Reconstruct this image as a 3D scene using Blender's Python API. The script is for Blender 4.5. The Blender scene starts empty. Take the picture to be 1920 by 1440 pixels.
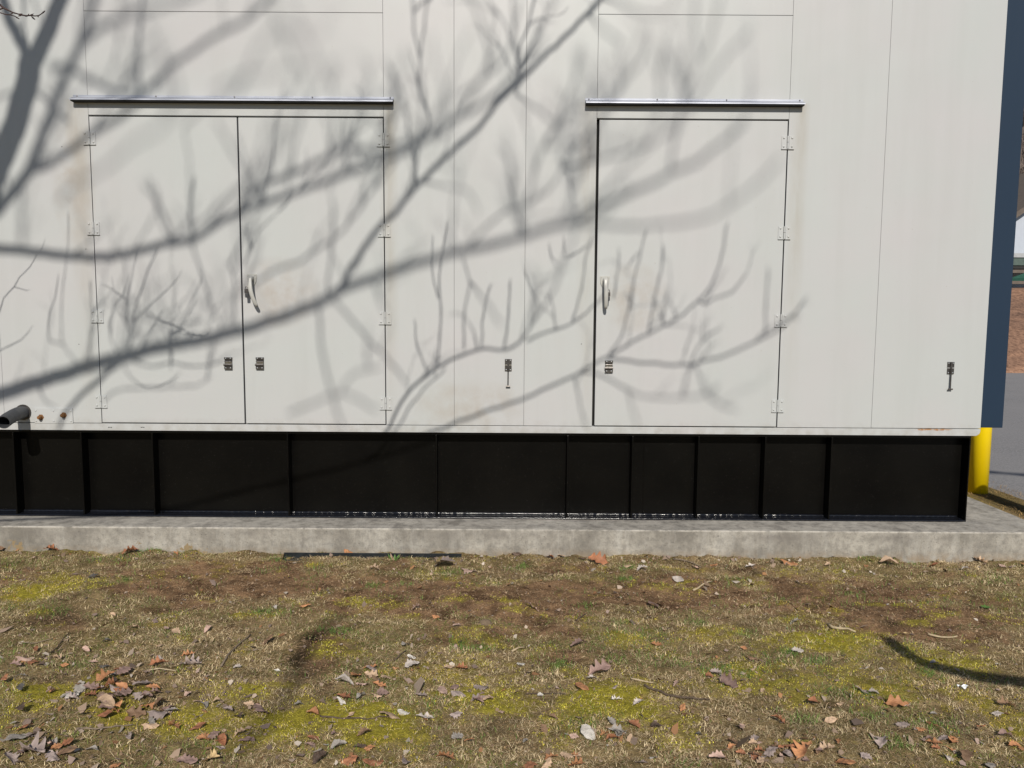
import bpy, bmesh, math, random
import numpy as np
from mathutils import Vector, Matrix, Euler

R = math.radians
scene = bpy.context.scene
COL = scene.collection

# ------------------------------------------------------------------ camera, sky, sun, exposure
CAM_H, CAM_PITCH, CAM_ROLL, CAM_F = 1.6, R(5.37), R(0.37), 1442.0
cam_d = bpy.data.cameras.new('camera')
cam_d.sensor_width = 36.0
cam_d.lens = 36.0 * CAM_F / 1920.0
cam_d.clip_start, cam_d.clip_end = 0.05, 600
cam = bpy.data.objects.new('camera', cam_d)
COL.objects.link(cam)
cam.matrix_world = Matrix.Translation((0, 0, CAM_H)) @ Matrix.Rotation(R(90) - CAM_PITCH, 4, 'X') @ Matrix.Rotation(CAM_ROLL, 4, 'Z')
scene.camera = cam

SUN_EL, SUN_AZ = R(37), R(2.5)   # azimuth: slightly to the right behind the camera
world = bpy.data.worlds.new('World')
scene.world = world
world.use_nodes = True
wn = world.node_tree
bg = wn.nodes['Background']
sky = wn.nodes.new('ShaderNodeTexSky')
sky.sky_type = 'NISHITA'
sky.sun_disc = False
sky.sun_elevation = SUN_EL
sky.sun_rotation = R(180) - SUN_AZ
sky.air_density, sky.dust_density, sky.ozone_density = 1.0, 0.4, 3.0
wn.links.new(sky.outputs[0], bg.inputs[0])
bg.inputs[1].default_value = 0.055

sun_d = bpy.data.lights.new('sun', 'SUN')
sun_d.energy = 4.2
sun_d.angle = R(0.55)
sun_d.color = (1.0, 0.935, 0.83)
sun = bpy.data.objects.new('sun', sun_d)
COL.objects.link(sun)
sun.rotation_euler = (R(90) - SUN_EL, 0, SUN_AZ)
sun.location = (0, -6, 9)

vs = scene.view_settings
vs.view_transform = 'Standard'
vs.look = 'None'
vs.exposure = 0.0
vs.gamma = 1.0
vs.use_curve_mapping = False
scene.render.engine = 'CYCLES'

# ------------------------------------------------------------------ measuring: photo point -> real plane
def ray(px, py):
    x, y = px - 960.0, -(py - 720.0)
    c, s = math.cos(CAM_ROLL), math.sin(CAM_ROLL)
    xr, yr = c * x - s * y, s * x + c * y
    return (xr, CAM_F * math.cos(CAM_PITCH) + yr * math.sin(CAM_PITCH), -CAM_F * math.sin(CAM_PITCH) + yr * math.cos(CAM_PITCH))
def on_wall(px, py, Y=5.3):
    d = ray(px, py); t = Y / d[1]
    return Vector((d[0] * t, Y, CAM_H + d[2] * t))
def on_ground(px, py, Z=-0.04):
    d = ray(px, py); t = (Z - CAM_H) / d[2]
    return Vector((d[0] * t, d[1] * t, Z))
def project(p):
    v = Vector((p[0], p[1], p[2] - CAM_H))
    f = v.y * math.cos(CAM_PITCH) - v.z * math.sin(CAM_PITCH)
    u = v.y * math.sin(CAM_PITCH) + v.z * math.cos(CAM_PITCH)
    if f < 0.05: return None
    x, y = v.x / f * CAM_F, u / f * CAM_F
    c, s = math.cos(-CAM_ROLL), math.sin(-CAM_ROLL)
    return (960 + c * x - s * y, 720 - (s * x + c * y))

# ------------------------------------------------------------------ object helpers
WO = {}
def props(o, label=None, cat=None, group=None, kind=None):
    if label: o['label'] = label
    if cat: o['category'] = cat
    if group: o['group'] = group
    if kind: o['kind'] = kind
    return o
def link(o, origin, parent):
    origin = Vector(origin)
    COL.objects.link(o)
    if parent is not None:
        o.parent = parent
        o.location = origin - WO[parent.name]
    else:
        o.location = origin
    WO[o.name] = origin
    return o
def empty(name, origin, label, cat, group=None):
    o = bpy.data.objects.new(name, None)
    o.empty_display_size = 0.1
    link(o, origin, None)
    return props(o, label, cat, group)
def copy_obj(o, origin, parent):
    c = o.copy()
    COL.objects.link(c)
    origin = Vector(origin)
    c.parent = parent
    c.location = origin - (WO[parent.name] if parent is not None else Vector())
    WO[c.name] = origin
    return c

class MB:
    def __init__(s): s.v, s.f = [], []
    def add(s, vs_, fs_):
        n = len(s.v); s.v += [tuple(v) for v in vs_]; s.f += [tuple(i + n for i in f) for f in fs_]; return s
    def box(s, x0, x1, y0, y1, z0, z1):
        return s.add([(x0,y0,z0),(x1,y0,z0),(x1,y1,z0),(x0,y1,z0),(x0,y0,z1),(x1,y0,z1),(x1,y1,z1),(x0,y1,z1)],
                     [(0,3,2,1),(4,5,6,7),(0,1,5,4),(1,2,6,5),(2,3,7,6),(3,0,4,7)])
    def tube(s, pts, rad, n=8, cap=True, sy=1.0, up=None):
        pts = [Vector(p) for p in pts]
        if not hasattr(rad, '__len__'): rad = [rad] * len(pts)
        base = len(s.v); prev = None; out = []
        for i, p in enumerate(pts):
            t = (pts[min(i+1, len(pts)-1)] - pts[max(i-1, 0)])
            t = t.normalized() if t.length > 1e-9 else Vector((0,0,1))
            if prev is None:
                a = Vector(up) if up else (Vector((1,0,0)) if abs(t.x) < .8 else Vector((0,1,0)))
            else: a = prev
            a = (a - t * a.dot(t)).normalized(); prev = a
            b = t.cross(a)
            for k in range(n):
                w = 2 * math.pi * k / n
                out.append(p + (a * math.cos(w) + b * math.sin(w) * sy) * rad[i])
        fs_ = []
        for i in range(len(pts) - 1):
            for k in range(n):
                k2 = (k + 1) % n
                fs_.append((i*n+k, i*n+k2, (i+1)*n+k2, (i+1)*n+k))
        if cap:
            fs_.append(tuple(range(n))[::-1]); fs_.append(tuple((len(pts)-1)*n + k for k in range(n)))
        return s.add(out, fs_)
    def dome(s, c, r, h, n=8, axis='-y'):
        c = Vector(c); vs_ = []
        for ring, (rr, hh) in enumerate(((1, 0), (.75, .7), (0, 1))):
            if rr == 0: vs_.append(c + Vector((0, -h, 0))); continue
            for k in range(n):
                w = 2*math.pi*k/n
                vs_.append(c + Vector((math.cos(w)*r*rr, -h*hh, math.sin(w)*r*rr)))
        fs_ = []
        for k in range(n):
            k2 = (k+1) % n
            fs_ += [(k, k2, n+k2, n+k), (n+k, n+k2, 2*n)]
        return s.add(vs_, fs_)
    def extrude_x(s, prof, x0, x1):
        n = len(prof)
        vs_ = [(x0, y, z) for y, z in prof] + [(x1, y, z) for y, z in prof]
        fs_ = [(i, (i+1) % n, n+(i+1) % n, n+i) for i in range(n)]
        return s.add(vs_, fs_ + [tuple(range(n))[::-1], tuple(range(n, 2*n))])
    def build(s, name, mat, parent=None, origin=None, bevel=0, smooth=False, **kw):
        if origin is None:
            a = np.array(s.v); origin = Vector(((a[:,0].min()+a[:,0].max())/2, (a[:,1].min()+a[:,1].max())/2, a[:,2].min()))
        origin = Vector(origin)
        bm = bmesh.new()
        vv = [bm.verts.new(Vector(v) - origin) for v in s.v]
        for f in s.f:
            try: bm.faces.new([vv[i] for i in f])
            except ValueError: pass
        bmesh.ops.recalc_face_normals(bm, faces=bm.faces)
        if bevel: bmesh.ops.bevel(bm, geom=list(bm.edges), offset=bevel, segments=2, affect='EDGES', profile=.5)
        me = bpy.data.meshes.new(name)
        bm.to_mesh(me); bm.free()
        if smooth:
            for p in me.polygons: p.use_smooth = True
        if mat: me.materials.append(mat)
        o = bpy.data.objects.new(name, me)
        link(o, origin, parent)
        return props(o, **kw)

def mesh_np(name, verts, tris, mat, colors=None, smooth=False, quads=None, **kw):
    me = bpy.data.meshes.new(name)
    verts = np.asarray(verts, np.float32)
    polys = []
    loops = []; starts = []; totals = []; off = 0
    if tris is not None and len(tris):
        tris = np.asarray(tris, np.int32); loops.append(tris.ravel()); starts.append(off + 3*np.arange(len(tris))); totals.append(np.full(len(tris), 3)); off += tris.size
    if quads is not None and len(quads):
        quads = np.asarray(quads, np.int32); loops.append(quads.ravel()); starts.append(off + 4*np.arange(len(quads))); totals.append(np.full(len(quads), 4)); off += quads.size
    loops = np.concatenate(loops).astype(np.int32); starts = np.concatenate(starts).astype(np.int32); totals = np.concatenate(totals).astype(np.int32)
    me.vertices.add(len(verts)); me.vertices.foreach_set('co', verts.ravel())
    me.loops.add(len(loops)); me.loops.foreach_set('vertex_index', loops)
    me.polygons.add(len(starts)); me.polygons.foreach_set('loop_start', starts); me.polygons.foreach_set('loop_total', totals)
    me.update(calc_edges=True)
    if smooth: me.polygons.foreach_set('use_smooth', np.ones(len(starts), bool))
    if colors is not None:
        at = me.color_attributes.new('tint', 'FLOAT_COLOR', 'POINT')
        c = np.ones((len(verts), 4), np.float32); c[:, :3] = colors
        at.data.foreach_set('color', c.ravel())
    me.materials.append(mat)
    o = bpy.data.objects.new(name, me)
    COL.objects.link(o); WO[o.name] = Vector()
    return props(o, **kw)

# ------------------------------------------------------------------ materials
class NT:
    def __init__(s, name):
        s.m = bpy.data.materials.new(name); s.m.use_nodes = True
        s.t = s.m.node_tree; s.b = s.t.nodes['Principled BSDF']; s._pos = None
    def node(s, typ, **kw):
        n = s.t.nodes.new(typ)
        for k, v in kw.items():
            if k.startswith('i_'):
                n.inputs[k[2:].replace('_', ' ')].default_value = v
            else: setattr(n, k, v)
        return n
    def ln(s, a, b): s.t.links.new(a, b); return s
    def pos(s):
        if s._pos is None: s._pos = s.node('ShaderNodeNewGeometry').outputs['Position']
        return s._pos
    def mapped(s, scale=(1,1,1), loc=(0,0,0)):
        n = s.node('ShaderNodeMapping'); n.inputs['Scale'].default_value = scale; n.inputs['Location'].default_value = loc
        s.ln(s.pos(), n.inputs['Vector']); return n.outputs[0]
    def noise(s, scale, detail=4, rough=.55, vec=None, dist=0):
        n = s.node('ShaderNodeTexNoise'); n.inputs['Scale'].default_value = scale; n.inputs['Detail'].default_value = detail
        n.inputs['Roughness'].default_value = rough; n.inputs['Distortion'].default_value = dist
        s.ln(vec if vec is not None else s.pos(), n.inputs['Vector']); return n.outputs['Fac']
    def ramp(s, fac, stops):
        n = s.node('ShaderNodeValToRGB'); e = n.color_ramp.elements
        while len(e) < len(stops): e.new(.5)
        for i, (p, c) in enumerate(stops):
            e[i].position = p; e[i].color = (*c, 1) if hasattr(c, '__len__') else (c, c, c, 1)
        s.ln(fac, n.inputs[0]); return n.outputs[0]
    def mix(s, fac, a, b, mode='MIX'):
        n = s.node('ShaderNodeMix', data_type='RGBA', blend_type=mode)
        for sock, v in ((n.inputs[0], fac), (n.inputs[6], a), (n.inputs[7], b)):
            if hasattr(v, 'is_linked') or hasattr(v, 'links'): s.ln(v, sock)
            elif hasattr(v, '__len__'): sock.default_value = (*v, 1)
            else: sock.default_value = v
        return n.outputs[2]
    def math(s, op, a, b=0.0, clamp=False):
        n = s.node('ShaderNodeMath', operation=op, use_clamp=clamp)
        for sock, v in ((n.inputs[0], a), (n.inputs[1], b)):
            if hasattr(v, 'links'): s.ln(v, sock)
            else: sock.default_value = v
        return n.outputs[0]
    def bump(s, h, dist=.002, strength=1.0):
        n = s.node('ShaderNodeBump'); n.inputs['Distance'].default_value = dist; n.inputs['Strength'].default_value = strength
        s.ln(h, n.inputs['Height']); s.ln(n.outputs[0], s.b.inputs['Normal']); return s
    def color(s, c):
        if hasattr(c, 'links'): s.ln(c, s.b.inputs['Base Color'])
        else: s.b.inputs['Base Color'].default_value = (*c, 1)
        return s
    def set(s, **kw):
        for k, v in kw.items(): s.b.inputs[k.replace('_', ' ')].default_value = v
        return s
    def xyz(s):
        n = s.node('ShaderNodeSeparateXYZ'); s.ln(s.pos(), n.inputs[0]); return n.outputs

def band(t, v, c, w):   # 1 at c, 0 at |v-c|>w
    return t.math('SUBTRACT', 1.0, t.math('DIVIDE', t.math('ABSOLUTE', t.math('SUBTRACT', v, c)), w), clamp=True)

PAINT = (0.476, 0.498, 0.502)
def paint_mat():
    t = NT('beige_paint')
    X, Y, Z = t.xyz()
    n1 = t.noise(1.3, 3); n2 = t.noise(9, 5, .6, t.mapped((1, 1, .18)))
    c = t.mix(t.ramp(n1, [(.35, 0.0), (.7, 1.0)]), PAINT, (0.492, 0.490, 0.504))
    # grime that ran down beside the doors, warm and faint
    run = t.ramp(n2, [(.42, 0.0), (.62, 1.0)])
    side = t.math('MAXIMUM', t.math('MAXIMUM', band(t, X, -2.93, .09), band(t, X, 1.92, .07)), t.math('MAXIMUM', band(t, X, 0.51, .09), band(t, X, -.84, .07)))
    below = t.math('MULTIPLY', t.math('LESS_THAN', Z, 3.0), t.math('DIVIDE', t.math('SUBTRACT', Z, .6), 2.4), clamp=True)
    g = t.math('MULTIPLY', t.math('MULTIPLY', side, below), t.math('ADD', t.math('MULTIPLY', run, .5), .28))
    c = t.mix(g, c, (.355, .325, .27))
    c = t.mix(t.math('MULTIPLY', t.ramp(t.noise(5, 6, .65, t.mapped((1, 1, .07))), [(.50, 0.0), (.72, 1.0)]), .22), c, (.40, .41, .40))
    # hand grime by the handles
    def blob(cx, cz, rx, rz):
        a = t.math('POWER', t.math('DIVIDE', t.math('SUBTRACT', X, cx), rx), 2.0)
        b = t.math('POWER', t.math('DIVIDE', t.math('SUBTRACT', Z, cz), rz), 2.0)
        return t.math('SUBTRACT', 1.0, t.math('ADD', a, b), clamp=True)
    bl = t.math('MAXIMUM', t.math('MAXIMUM', blob(-1.6, 1.72, .3, .26), blob(.82, 1.7, .26, .26)), t.math('MAXIMUM', blob(-.3, .95, .42, .2), blob(-2.97, 2.45, .16, .5)))
    c = t.mix(t.math('MULTIPLY', t.math('MULTIPLY', bl, t.ramp(t.noise(7, 4), [(.35, 0.0), (.65, 1.0)])), .62), c, (.385, .345, .305))
    # small chips and specks
    sp = t.ramp(t.noise(55, 2, .5), [(.775, 0.0), (.79, 1.0)])
    c = t.mix(t.math('MULTIPLY', sp, .3), c, (.25, .2, .15))
    # rust bleeding along the bottom seam near the corner
    rn = t.noise(30, 5, .65, t.mapped((1, 1, 2.0)))
    rz = t.math('MULTIPLY', band(t, Z, .803, .03), t.math('MULTIPLY', band(t, X, 2.93, .26), 1.6, clamp=True))
    rz2 = t.math('MULTIPLY', band(t, Z, .765, .03), band(t, X, 3.25, .06))
    rust = t.math('MAXIMUM', t.math('SUBTRACT', t.math('ADD', rz, rn), 1.22), t.math('SUBTRACT', t.math('ADD', rz2, rn), 1.2))
    rust = t.math('MULTIPLY', rust, 4.0, clamp=True)
    c = t.mix(rust, c, (.36, .16, .045))
    # splash dirt low down
    low = t.math('MULTIPLY', t.math('SUBTRACT', 1.0, t.math('DIVIDE', t.math('SUBTRACT', Z, .76), .1), clamp=True), t.ramp(t.noise(14, 5), [(.4, 0.0), (.75, 1.0)]))
    c = t.mix(t.math('MULTIPLY', low, .6), c, (.29, .27, .235))
    t.color(c).set(Roughness=.42, Specular_IOR_Level=.45)
    h = t.math('ADD', t.math('MULTIPLY', t.noise(1.6, 2), 11.0), t.math('MULTIPLY', t.noise(260, 2), .10))
    t.bump(h, .0012, .5)
    return t.m
def concrete_mat():
    t = NT('pad_concrete')
    X, Y, Z = t.xyz()
    a = t.noise(3.2, 6, .62); b = t.noise(24, 6, .65); v = t.noise(8, 5, .7, t.mapped((1, 1, .16))); f = t.noise(150, 3)
    streak = t.noise(7, 6, .7, t.mapped((.25, 3.2, 1)))
    c = t.mix(t.ramp(a, [(.33, 0.0), (.67, 1.0)]), (.205, .190, .165), (.475, .448, .400))
    c = t.mix(t.math('MULTIPLY', t.ramp(b, [(.36, 1.0), (.58, 0.0)]), .55), c, (.17, .16, .145))
    c = t.mix(t.math('MULTIPLY', t.ramp(v, [(.50, 0.0), (.72, 1.0)]), .5), c, (.50, .485, .45))
    c = t.mix(t.math('MULTIPLY', t.ramp(f, [(.35, 1.0), (.5, 0.0)]), .28), c, (.14, .13, .12))
    top = t.math('GREATER_THAN', Z, .142)
    inner = t.math('LESS_THAN', X, 3.3)
    c = t.mix(t.math('MULTIPLY', t.math('MULTIPLY', top, inner), t.math('MULTIPLY', t.ramp(streak, [(.38, 1.0), (.62, .05)]), .42)), c, (.135, .13, .135))
    # stain along the arris and pale worn line
    ln = t.math('MULTIPLY', band(t, Z, .141, .009), t.ramp(t.noise(12, 5, .7), [(.4, 0.0), (.6, 1.0)]))
    c = t.mix(t.math('MULTIPLY', ln, .8), c, (.56, .53, .48))
    dk = t.math('MULTIPLY', band(t, Z, .10, .05), t.ramp(t.noise(2.1, 5, .6), [(.45, 0.0), (.7, 1.0)]))
    c = t.mix(t.math('MULTIPLY', dk, .8), c, (.19, .175, .16))
    # soil splash at the foot, and brown spalls
    ft = t.math('MULTIPLY', t.math('SUBTRACT', 1.0, t.math('DIVIDE', t.math('ADD', Z, .05), .07), clamp=True), t.ramp(t.noise(17, 5), [(.35, 0.0), (.6, 1.0)]))
    c = t.mix(t.math('MULTIPLY', ft, .75), c, (.27, .20, .13))
    spall = t.math('MULTIPLY', t.ramp(t.noise(9, 6, .7), [(.57, 0.0), (.59, 1.0)]), t.math('MULTIPLY', t.math('LESS_THAN', Z, .05), t.math('LESS_THAN', X, -2.0)))
    c = t.mix(spall, c, (.27, .205, .12))
    t.color(c).set(Roughness=.9, Specular_IOR_Level=.25)
    pits = t.ramp(t.noise(60, 3, .6), [(.30, 0.0), (.36, 1.0)])
    h = t.math('ADD', t.math('ADD', t.math('MULTIPLY', b, .6), t.math('MULTIPLY', f, .3)), t.math('MULTIPLY', pits, .8))
    t.bump(h, .004, .9)
    return t.m
def simple(name, base, rough=.6, metal=0.0, nscale=20, var=.25, bump=.0008, bscale=None, spec=.5, dark=None):
    t = NT(name)
    n = t.noise(nscale, 5, .6)
    d = dark or tuple(x * (1 - var) for x in base)
    t.color(t.mix(t.ramp(n, [(.3, 0.0), (.7, 1.0)]), d, base)).set(Roughness=rough, Metallic=metal, Specular_IOR_Level=spec)
    if bump: t.bump(t.noise(bscale or nscale * 3, 4), bump, .7)
    return t.m
M = {}
M['paint'] = paint_mat()
M['concrete'] = concrete_mat()
M['steel_black'] = (lambda t: (t.color(t.mix(t.ramp(t.noise(180, 2, .5), [(.72, 0.0), (.75, 1.0)]), t.mix(t.ramp(t.noise(2.2, 4), [(.35, 0.0), (.65, 1.0)]), (.0020, .0019, .0018), (.0042, .0039, .0034)), (.09, .085, .08))).set(Roughness=.32, Specular_IOR_Level=.16).bump(t.math('ADD', t.noise(5, 3), t.math('MULTIPLY', t.noise(90, 4), .35)), .0012, .6), t.m)[1])(NT('black_tank_paint'))
M['weld'] = (lambda t: (t.color((.008, .009, .013)).set(Roughness=.17, Specular_IOR_Level=.5).bump(t.noise(170, 3, .6), .0005, 1.0), t.m)[1])(NT('glossy_black_weld'))
M['dark'] = simple('interior_dark', (.012, .012, .012), .9, bump=0)
M['slate'] = (lambda t: (t.color(t.mix(t.noise(.8, 3), (.014, .030, .058), (.018, .036, .066))).set(Roughness=.6, Specular_IOR_Level=.22).bump(t.noise(1.5, 2, .5, t.mapped((9, 1, .3))), .003, .5), t.m)[1])(NT('slate_blue_paint'))
M['galv'] = (lambda t: (t.color(t.mix(t.ramp(t.noise(5, 5, .6, t.mapped((.6, 1, 6))), [(.3, 0.0), (.7, 1.0)]), (.28, .30, .36), (.46, .48, .54))).set(Roughness=.5, Metallic=.55).bump(t.noise(40, 4, .6, t.mapped((.15, 1, 4))), .0006, .6), t.m)[1])(NT('galvanised_steel'))
M['chrome'] = simple('zinc_plate', (.34, .32, .31), .28, .9, 60, .5, .0006)
M['chrome_dark'] = simple('weathered_zinc', (.15, .14, .135), .4, .8, 60, .5, .0006)
M['chrome_bright'] = simple('bright_steel', (.85, .85, .84), .2, .9, 60, .1, 0)
M['handle_paint'] = simple('handle_beige_paint', (.46, .46, .44), .32, 0, 12, .1, .0004)
M['pipe'] = simple('grey_plastic_pipe', (.052, .056, .064), .5, 0, 14, .3, .0008)
M['rust'] = simple('rusty_bolt', (.33, .16, .06), .85, .2, 130, .6, .002)
M['yellow'] = (lambda t: (t.color(t.mix(t.ramp(t.noise(4, 5), [(.3, 0.0), (.7, 1.0)]), (1.0, .74, .004), (.97, .68, .004))).set(Roughness=.38).bump(t.noise(20, 4), .001, .5), t.m)[1])(NT('yellow_bollard_paint'))
M['angle'] = simple('dark_steel_angle', (.028, .034, .04), .42, .3, 25, .5, .0015)
M['bark'] = simple('grey_bark', (.12, .10, .085), .9, 0, 25, .5, .004)
M['budtwig'] = simple('red_brown_bark', (.085, .045, .038), .7, 0, 60, .6, .0006)
M['asphalt'] = (lambda t: (t.color(t.mix(t.ramp(t.noise(.7, 5, .6), [(.3, 0.0), (.7, 1.0)]), t.mix(t.ramp(t.noise(60, 3, .8), [(.38, 0.0), (.64, 1.0)]), (.13, .128, .135), (.33, .325, .33)), (.25, .245, .25))).set(Roughness=.85).bump(t.noise(120, 4), .004, 1), t.m)[1])(NT('worn_asphalt'))
M['bank'] = simple('leaf_littered_bank', (.30, .17, .10), .95, 0, 2.2, .65, .05, 6, dark=(.10, .06, .04))
M['hill'] = simple('wooded_hillside', (.10, .07, .06), 1, 0, .35, .6, .2, 1)
M['house'] = simple('white_siding', (.50, .54, .62), .7, 0, 3, .06, 0)
M['house_roof'] = simple('brown_shingles', (.16, .13, .11), .9, 0, 6, .3, .01)
M['house_trim'] = simple('grey_green_trim', (.10, .14, .125), .6, 0, 5, .3, 0)
M['house_dark'] = simple('dark_recess', (.03, .03, .03), .8, bump=0)
M['awning'] = simple('green_canvas', (.03, .13, .09), .8, 0, 5, .3, 0)
M['gutter'] = simple('pale_grey_trim', (.45, .46, .48), .6, 0, 5, .2, 0)
M['stone'] = simple('brown_stone', (.20, .145, .095), .9, 0, 60, .4, .002)
M['scrap'] = simple('white_plastic', (.85, .88, .92), .35, 0, 60, .1, .002)
M['stick'] = simple('weathered_stick', (.26, .20, .145), .9, 0, 70, .5, .001)
M['stick_dark'] = simple('dark_stick', (.12, .085, .06), .9, 0, 70, .5, .001)
M['stick_pale'] = simple('pale_stick', (.50, .40, .26), .9, 0, 70, .3, .001)
def tint_mat(name, rough=.85, trans=0.0, bump=None, detail=None, spec=.3):
    t = NT(name)
    at = t.node('ShaderNodeAttribute'); at.attribute_name = 'tint'
    c = at.outputs['Color']
    if detail: c = t.mix(t.ramp(t.noise(detail, 5, .7), [(.35, 0.0), (.65, 1.0)]), t.mix(1.0, c, (.55, .52, .5), 'MULTIPLY'), t.mix(1.0, c, (1.35, 1.3, 1.25), 'MULTIPLY'))
    t.color(c).set(Roughness=rough, Specular_IOR_Level=spec)
    if trans: t.set(Transmission_Weight=0.0, Subsurface_Weight=0.0)
    if bump: t.bump(t.math('ADD', t.noise(bump, 5, .7), t.math('MULTIPLY', t.noise(bump*4, 3, .7), .5)), .012, 1.0)
    return t.m
M['soil'] = tint_mat('lawn_soil', .95, bump=45, detail=120, spec=.15)
M['blade'] = tint_mat('grass_blades', .75)
M['far'] = tint_mat('bare_woodland', .95)

# ------------------------------------------------------------------ numpy noise and the lawn's fields
def vnoise(x, y, seed=0):
    rs = np.random.RandomState(seed); L = rs.rand(256, 256)
    xi = np.floor(x).astype(int); yi = np.floor(y).astype(int); fx = x - xi; fy = y - yi
    fx = fx*fx*(3-2*fx); fy = fy*fy*(3-2*fy)
    g = lambda a, b: L[a & 255, b & 255]
    return (g(xi, yi)*(1-fx) + g(xi+1, yi)*fx)*(1-fy) + (g(xi, yi+1)*(1-fx) + g(xi+1, yi+1)*fx)*fy
def fbm(x, y, seed=0, octv=4):
    s = 0; a = .5; tot = 0
    for k in range(octv):
        s = s + a*vnoise(x*2**k + 17*k, y*2**k + 31*k, seed + k); tot += a; a *= .55
    return s / tot
def ground_z(x, y):
    x = np.asarray(x, float); y = np.asarray(y, float)
    base = -.040 - .0055*np.clip(x, -6, 3.5)
    near = np.clip((5.6 - y)/.5, 0, 1)
    foot = np.exp(-((5.05-y)/.05)**2)*(fbm(x*7, y*2, 15, 3)-.42)*.055*(y < 5.06)
    return base + foot + near*((fbm(x*2.1, y*2.1, 3) - .5)*.05 + (fbm(x*9, y*9, 5) - .5)*.026)
MOSS = [(60,1320,130,50,1.0),(330,1345,190,40,1.0),(620,1350,170,45,1.15),(560,1385,150,35,1.0),(720,1260,60,20,.5),(890,1300,130,60,.9),(1130,1320,130,40,1.15),(1080,1275,60,30,.7),
        (1350,1280,60,20,1.0),(60,1110,90,25,.9),(350,1190,40,12,.7),(1580,1200,90,25,1.0),(1760,1230,120,30,.9),(1850,1340,160,50,.7),(1650,1290,160,40,.7),(1480,1300,120,40,.6),
        (700,1125,60,12,.6),(650,1225,60,25,.6),(1180,1195,60,15,.6),(1340,1180,50,15,.5),(1500,1150,60,18,.5),(1725,1165,40,12,.8),(1440,1260,140,40,.4),(420,1300,80,20,.9),(1120,1380,60,20,.5),(1250,1400,100,25,.5)]
SOIL_SHADE = [(580,1195,30,16,1.0),(560,1235,26,20,1.1),(590,1260,26,14,.8),(640,1215,34,14,.6),(95,1158,46,20,.9),(130,1170,30,10,.6),(1640,1140,44,12,.6),(1670,1166,26,6,.9),(330,1140,50,8,.4),(1560,1325,18,8,.6),(240,1300,90,30,.35)]  # soft ground shadows and dark soil, painted as darker patches in the lawn colour
SOIL = [(960,1068,1000,24,.55),(700,1150,500,40,.45),(1350,1165,300,26,.5),(450,1090,380,38,1.1),(780,1120,260,42,1.0),(1000,1120,240,45,1.0),(1260,1110,240,40,1.0),(1620,1130,240,55,1.25),(610,1215,60,60,1.1),(1060,1205,80,60,.7),(1830,1150,150,50,.9),(870,1180,140,40,.7),(120,1165,120,35,.6),(330,1130,160,40,.6)]
def to_px(x, y, z=-.04):
    vz = z - CAM_H
    f = y*math.cos(CAM_PITCH) - vz*math.sin(CAM_PITCH); u = y*math.sin(CAM_PITCH) + vz*math.cos(CAM_PITCH)
    X = x/f*CAM_F; Y = u/f*CAM_F
    return 960 + X, 720 - Y + X*math.sin(CAM_ROLL)
_blobs = {}
def world_blobs(name, L):
    if name not in _blobs:
        out = []
        for (px, py, rx, ry, a) in L:
            c = on_ground(px, py); ex = on_ground(px + rx, py); ey = on_ground(px, py - ry)
            out.append((c.x, c.y, abs(ex.x - c.x), abs(ey.y - c.y), a))
        _blobs[name] = out
    return _blobs[name]
def field(name, L, x, y):
    s = np.zeros_like(x)
    for cx, cy, rx, ry, a in world_blobs(name, L):
        s = np.maximum(s, a*np.exp(-(((x-cx)/rx)**2 + ((y-cy)/ry)**2)))
    return s
def masks(x, y):
    moss = field('moss', MOSS, x, y)*.85 + (fbm(x*5.5, y*8.5, 11) - .5)*1.5 + (fbm(x*28, y*28, 12, 2) - .5)*.5 + .06
    soil = field('soil', SOIL, x, y) + (fbm(x*4, y*6, 21) - .5)*1.3
    moss = np.clip((moss - .22)/.65, 0, 1); soil = np.clip((soil - .38)/.35, 0, 1)
    return moss, soil*(1 - .7*moss)

# ------------------------------------------------------------------ setting: ground, pad, road, bank, hill
g_out = MB()
S = 260.0
# lawn sheet: fine grid in front of the pad, coarse beyond
xs = np.concatenate([[-S, -60, -20, -8], np.arange(-4.4, 4.31, .0125), [4.45, 4.62]])
ys = np.concatenate([[-S, -60, -20, -6, 0, 1.5], np.arange(2.1, 5.16, .0125), [5.6, 6.2, 7, 9, 13, 21.5]])
GX, GY = np.meshgrid(xs, ys); GZ = ground_z(GX, GY)
fine = (GX > -4.5) & (GX < 4.31) & (GY > 2.0) & (GY < 5.17)
GZ = GZ + fine*((fbm(GX*30, GY*30, 8, 3) - .5)*.020)
moss, soil = masks(GX, GY)
GZ = GZ + moss*fine*.006
ncol = np.clip((fbm(GX*11, GY*15, 41, 5)-.5)*1.9+.5, 0, 1)[..., None]; n2 = fbm(GX*60, GY*60, 44, 3)[..., None]
big = np.clip((fbm(GX*2.2, GY*3.4, 48, 3)-.5)*2+.5, 0, 1)[..., None]
c_soil = np.array([.095, .055, .030])*(1-ncol) + np.array([.345, .222, .128])*ncol
c_thatch = np.array([.11, .078, .04])*(1-ncol) + np.array([.37, .28, .15])*ncol
c_thatch = c_thatch*(1-.35*big) + np.array([.20, .18, .055])*.35*big
c_moss = np.array([.19, .17, .02])*(1-n2) + np.array([.46, .41, .055])*n2
col = c_thatch*(1-soil[..., None]) + c_soil*soil[..., None]
col = col*(1-moss[..., None]) + c_moss*moss[..., None]
soil_shade = np.clip(field('soil_shade', SOIL_SHADE, GX, GY)*1.6*fbm(GX*14, GY*16, 58), 0, 1)[..., None]
col = col*(1-.82*soil_shade)
ny, nx = GX.shape
idx = np.arange(ny*nx).reshape(ny, nx)
q = np.stack([idx[:-1, :-1], idx[:-1, 1:], idx[1:, 1:], idx[1:, :-1]], -1).reshape(-1, 4)
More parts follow.
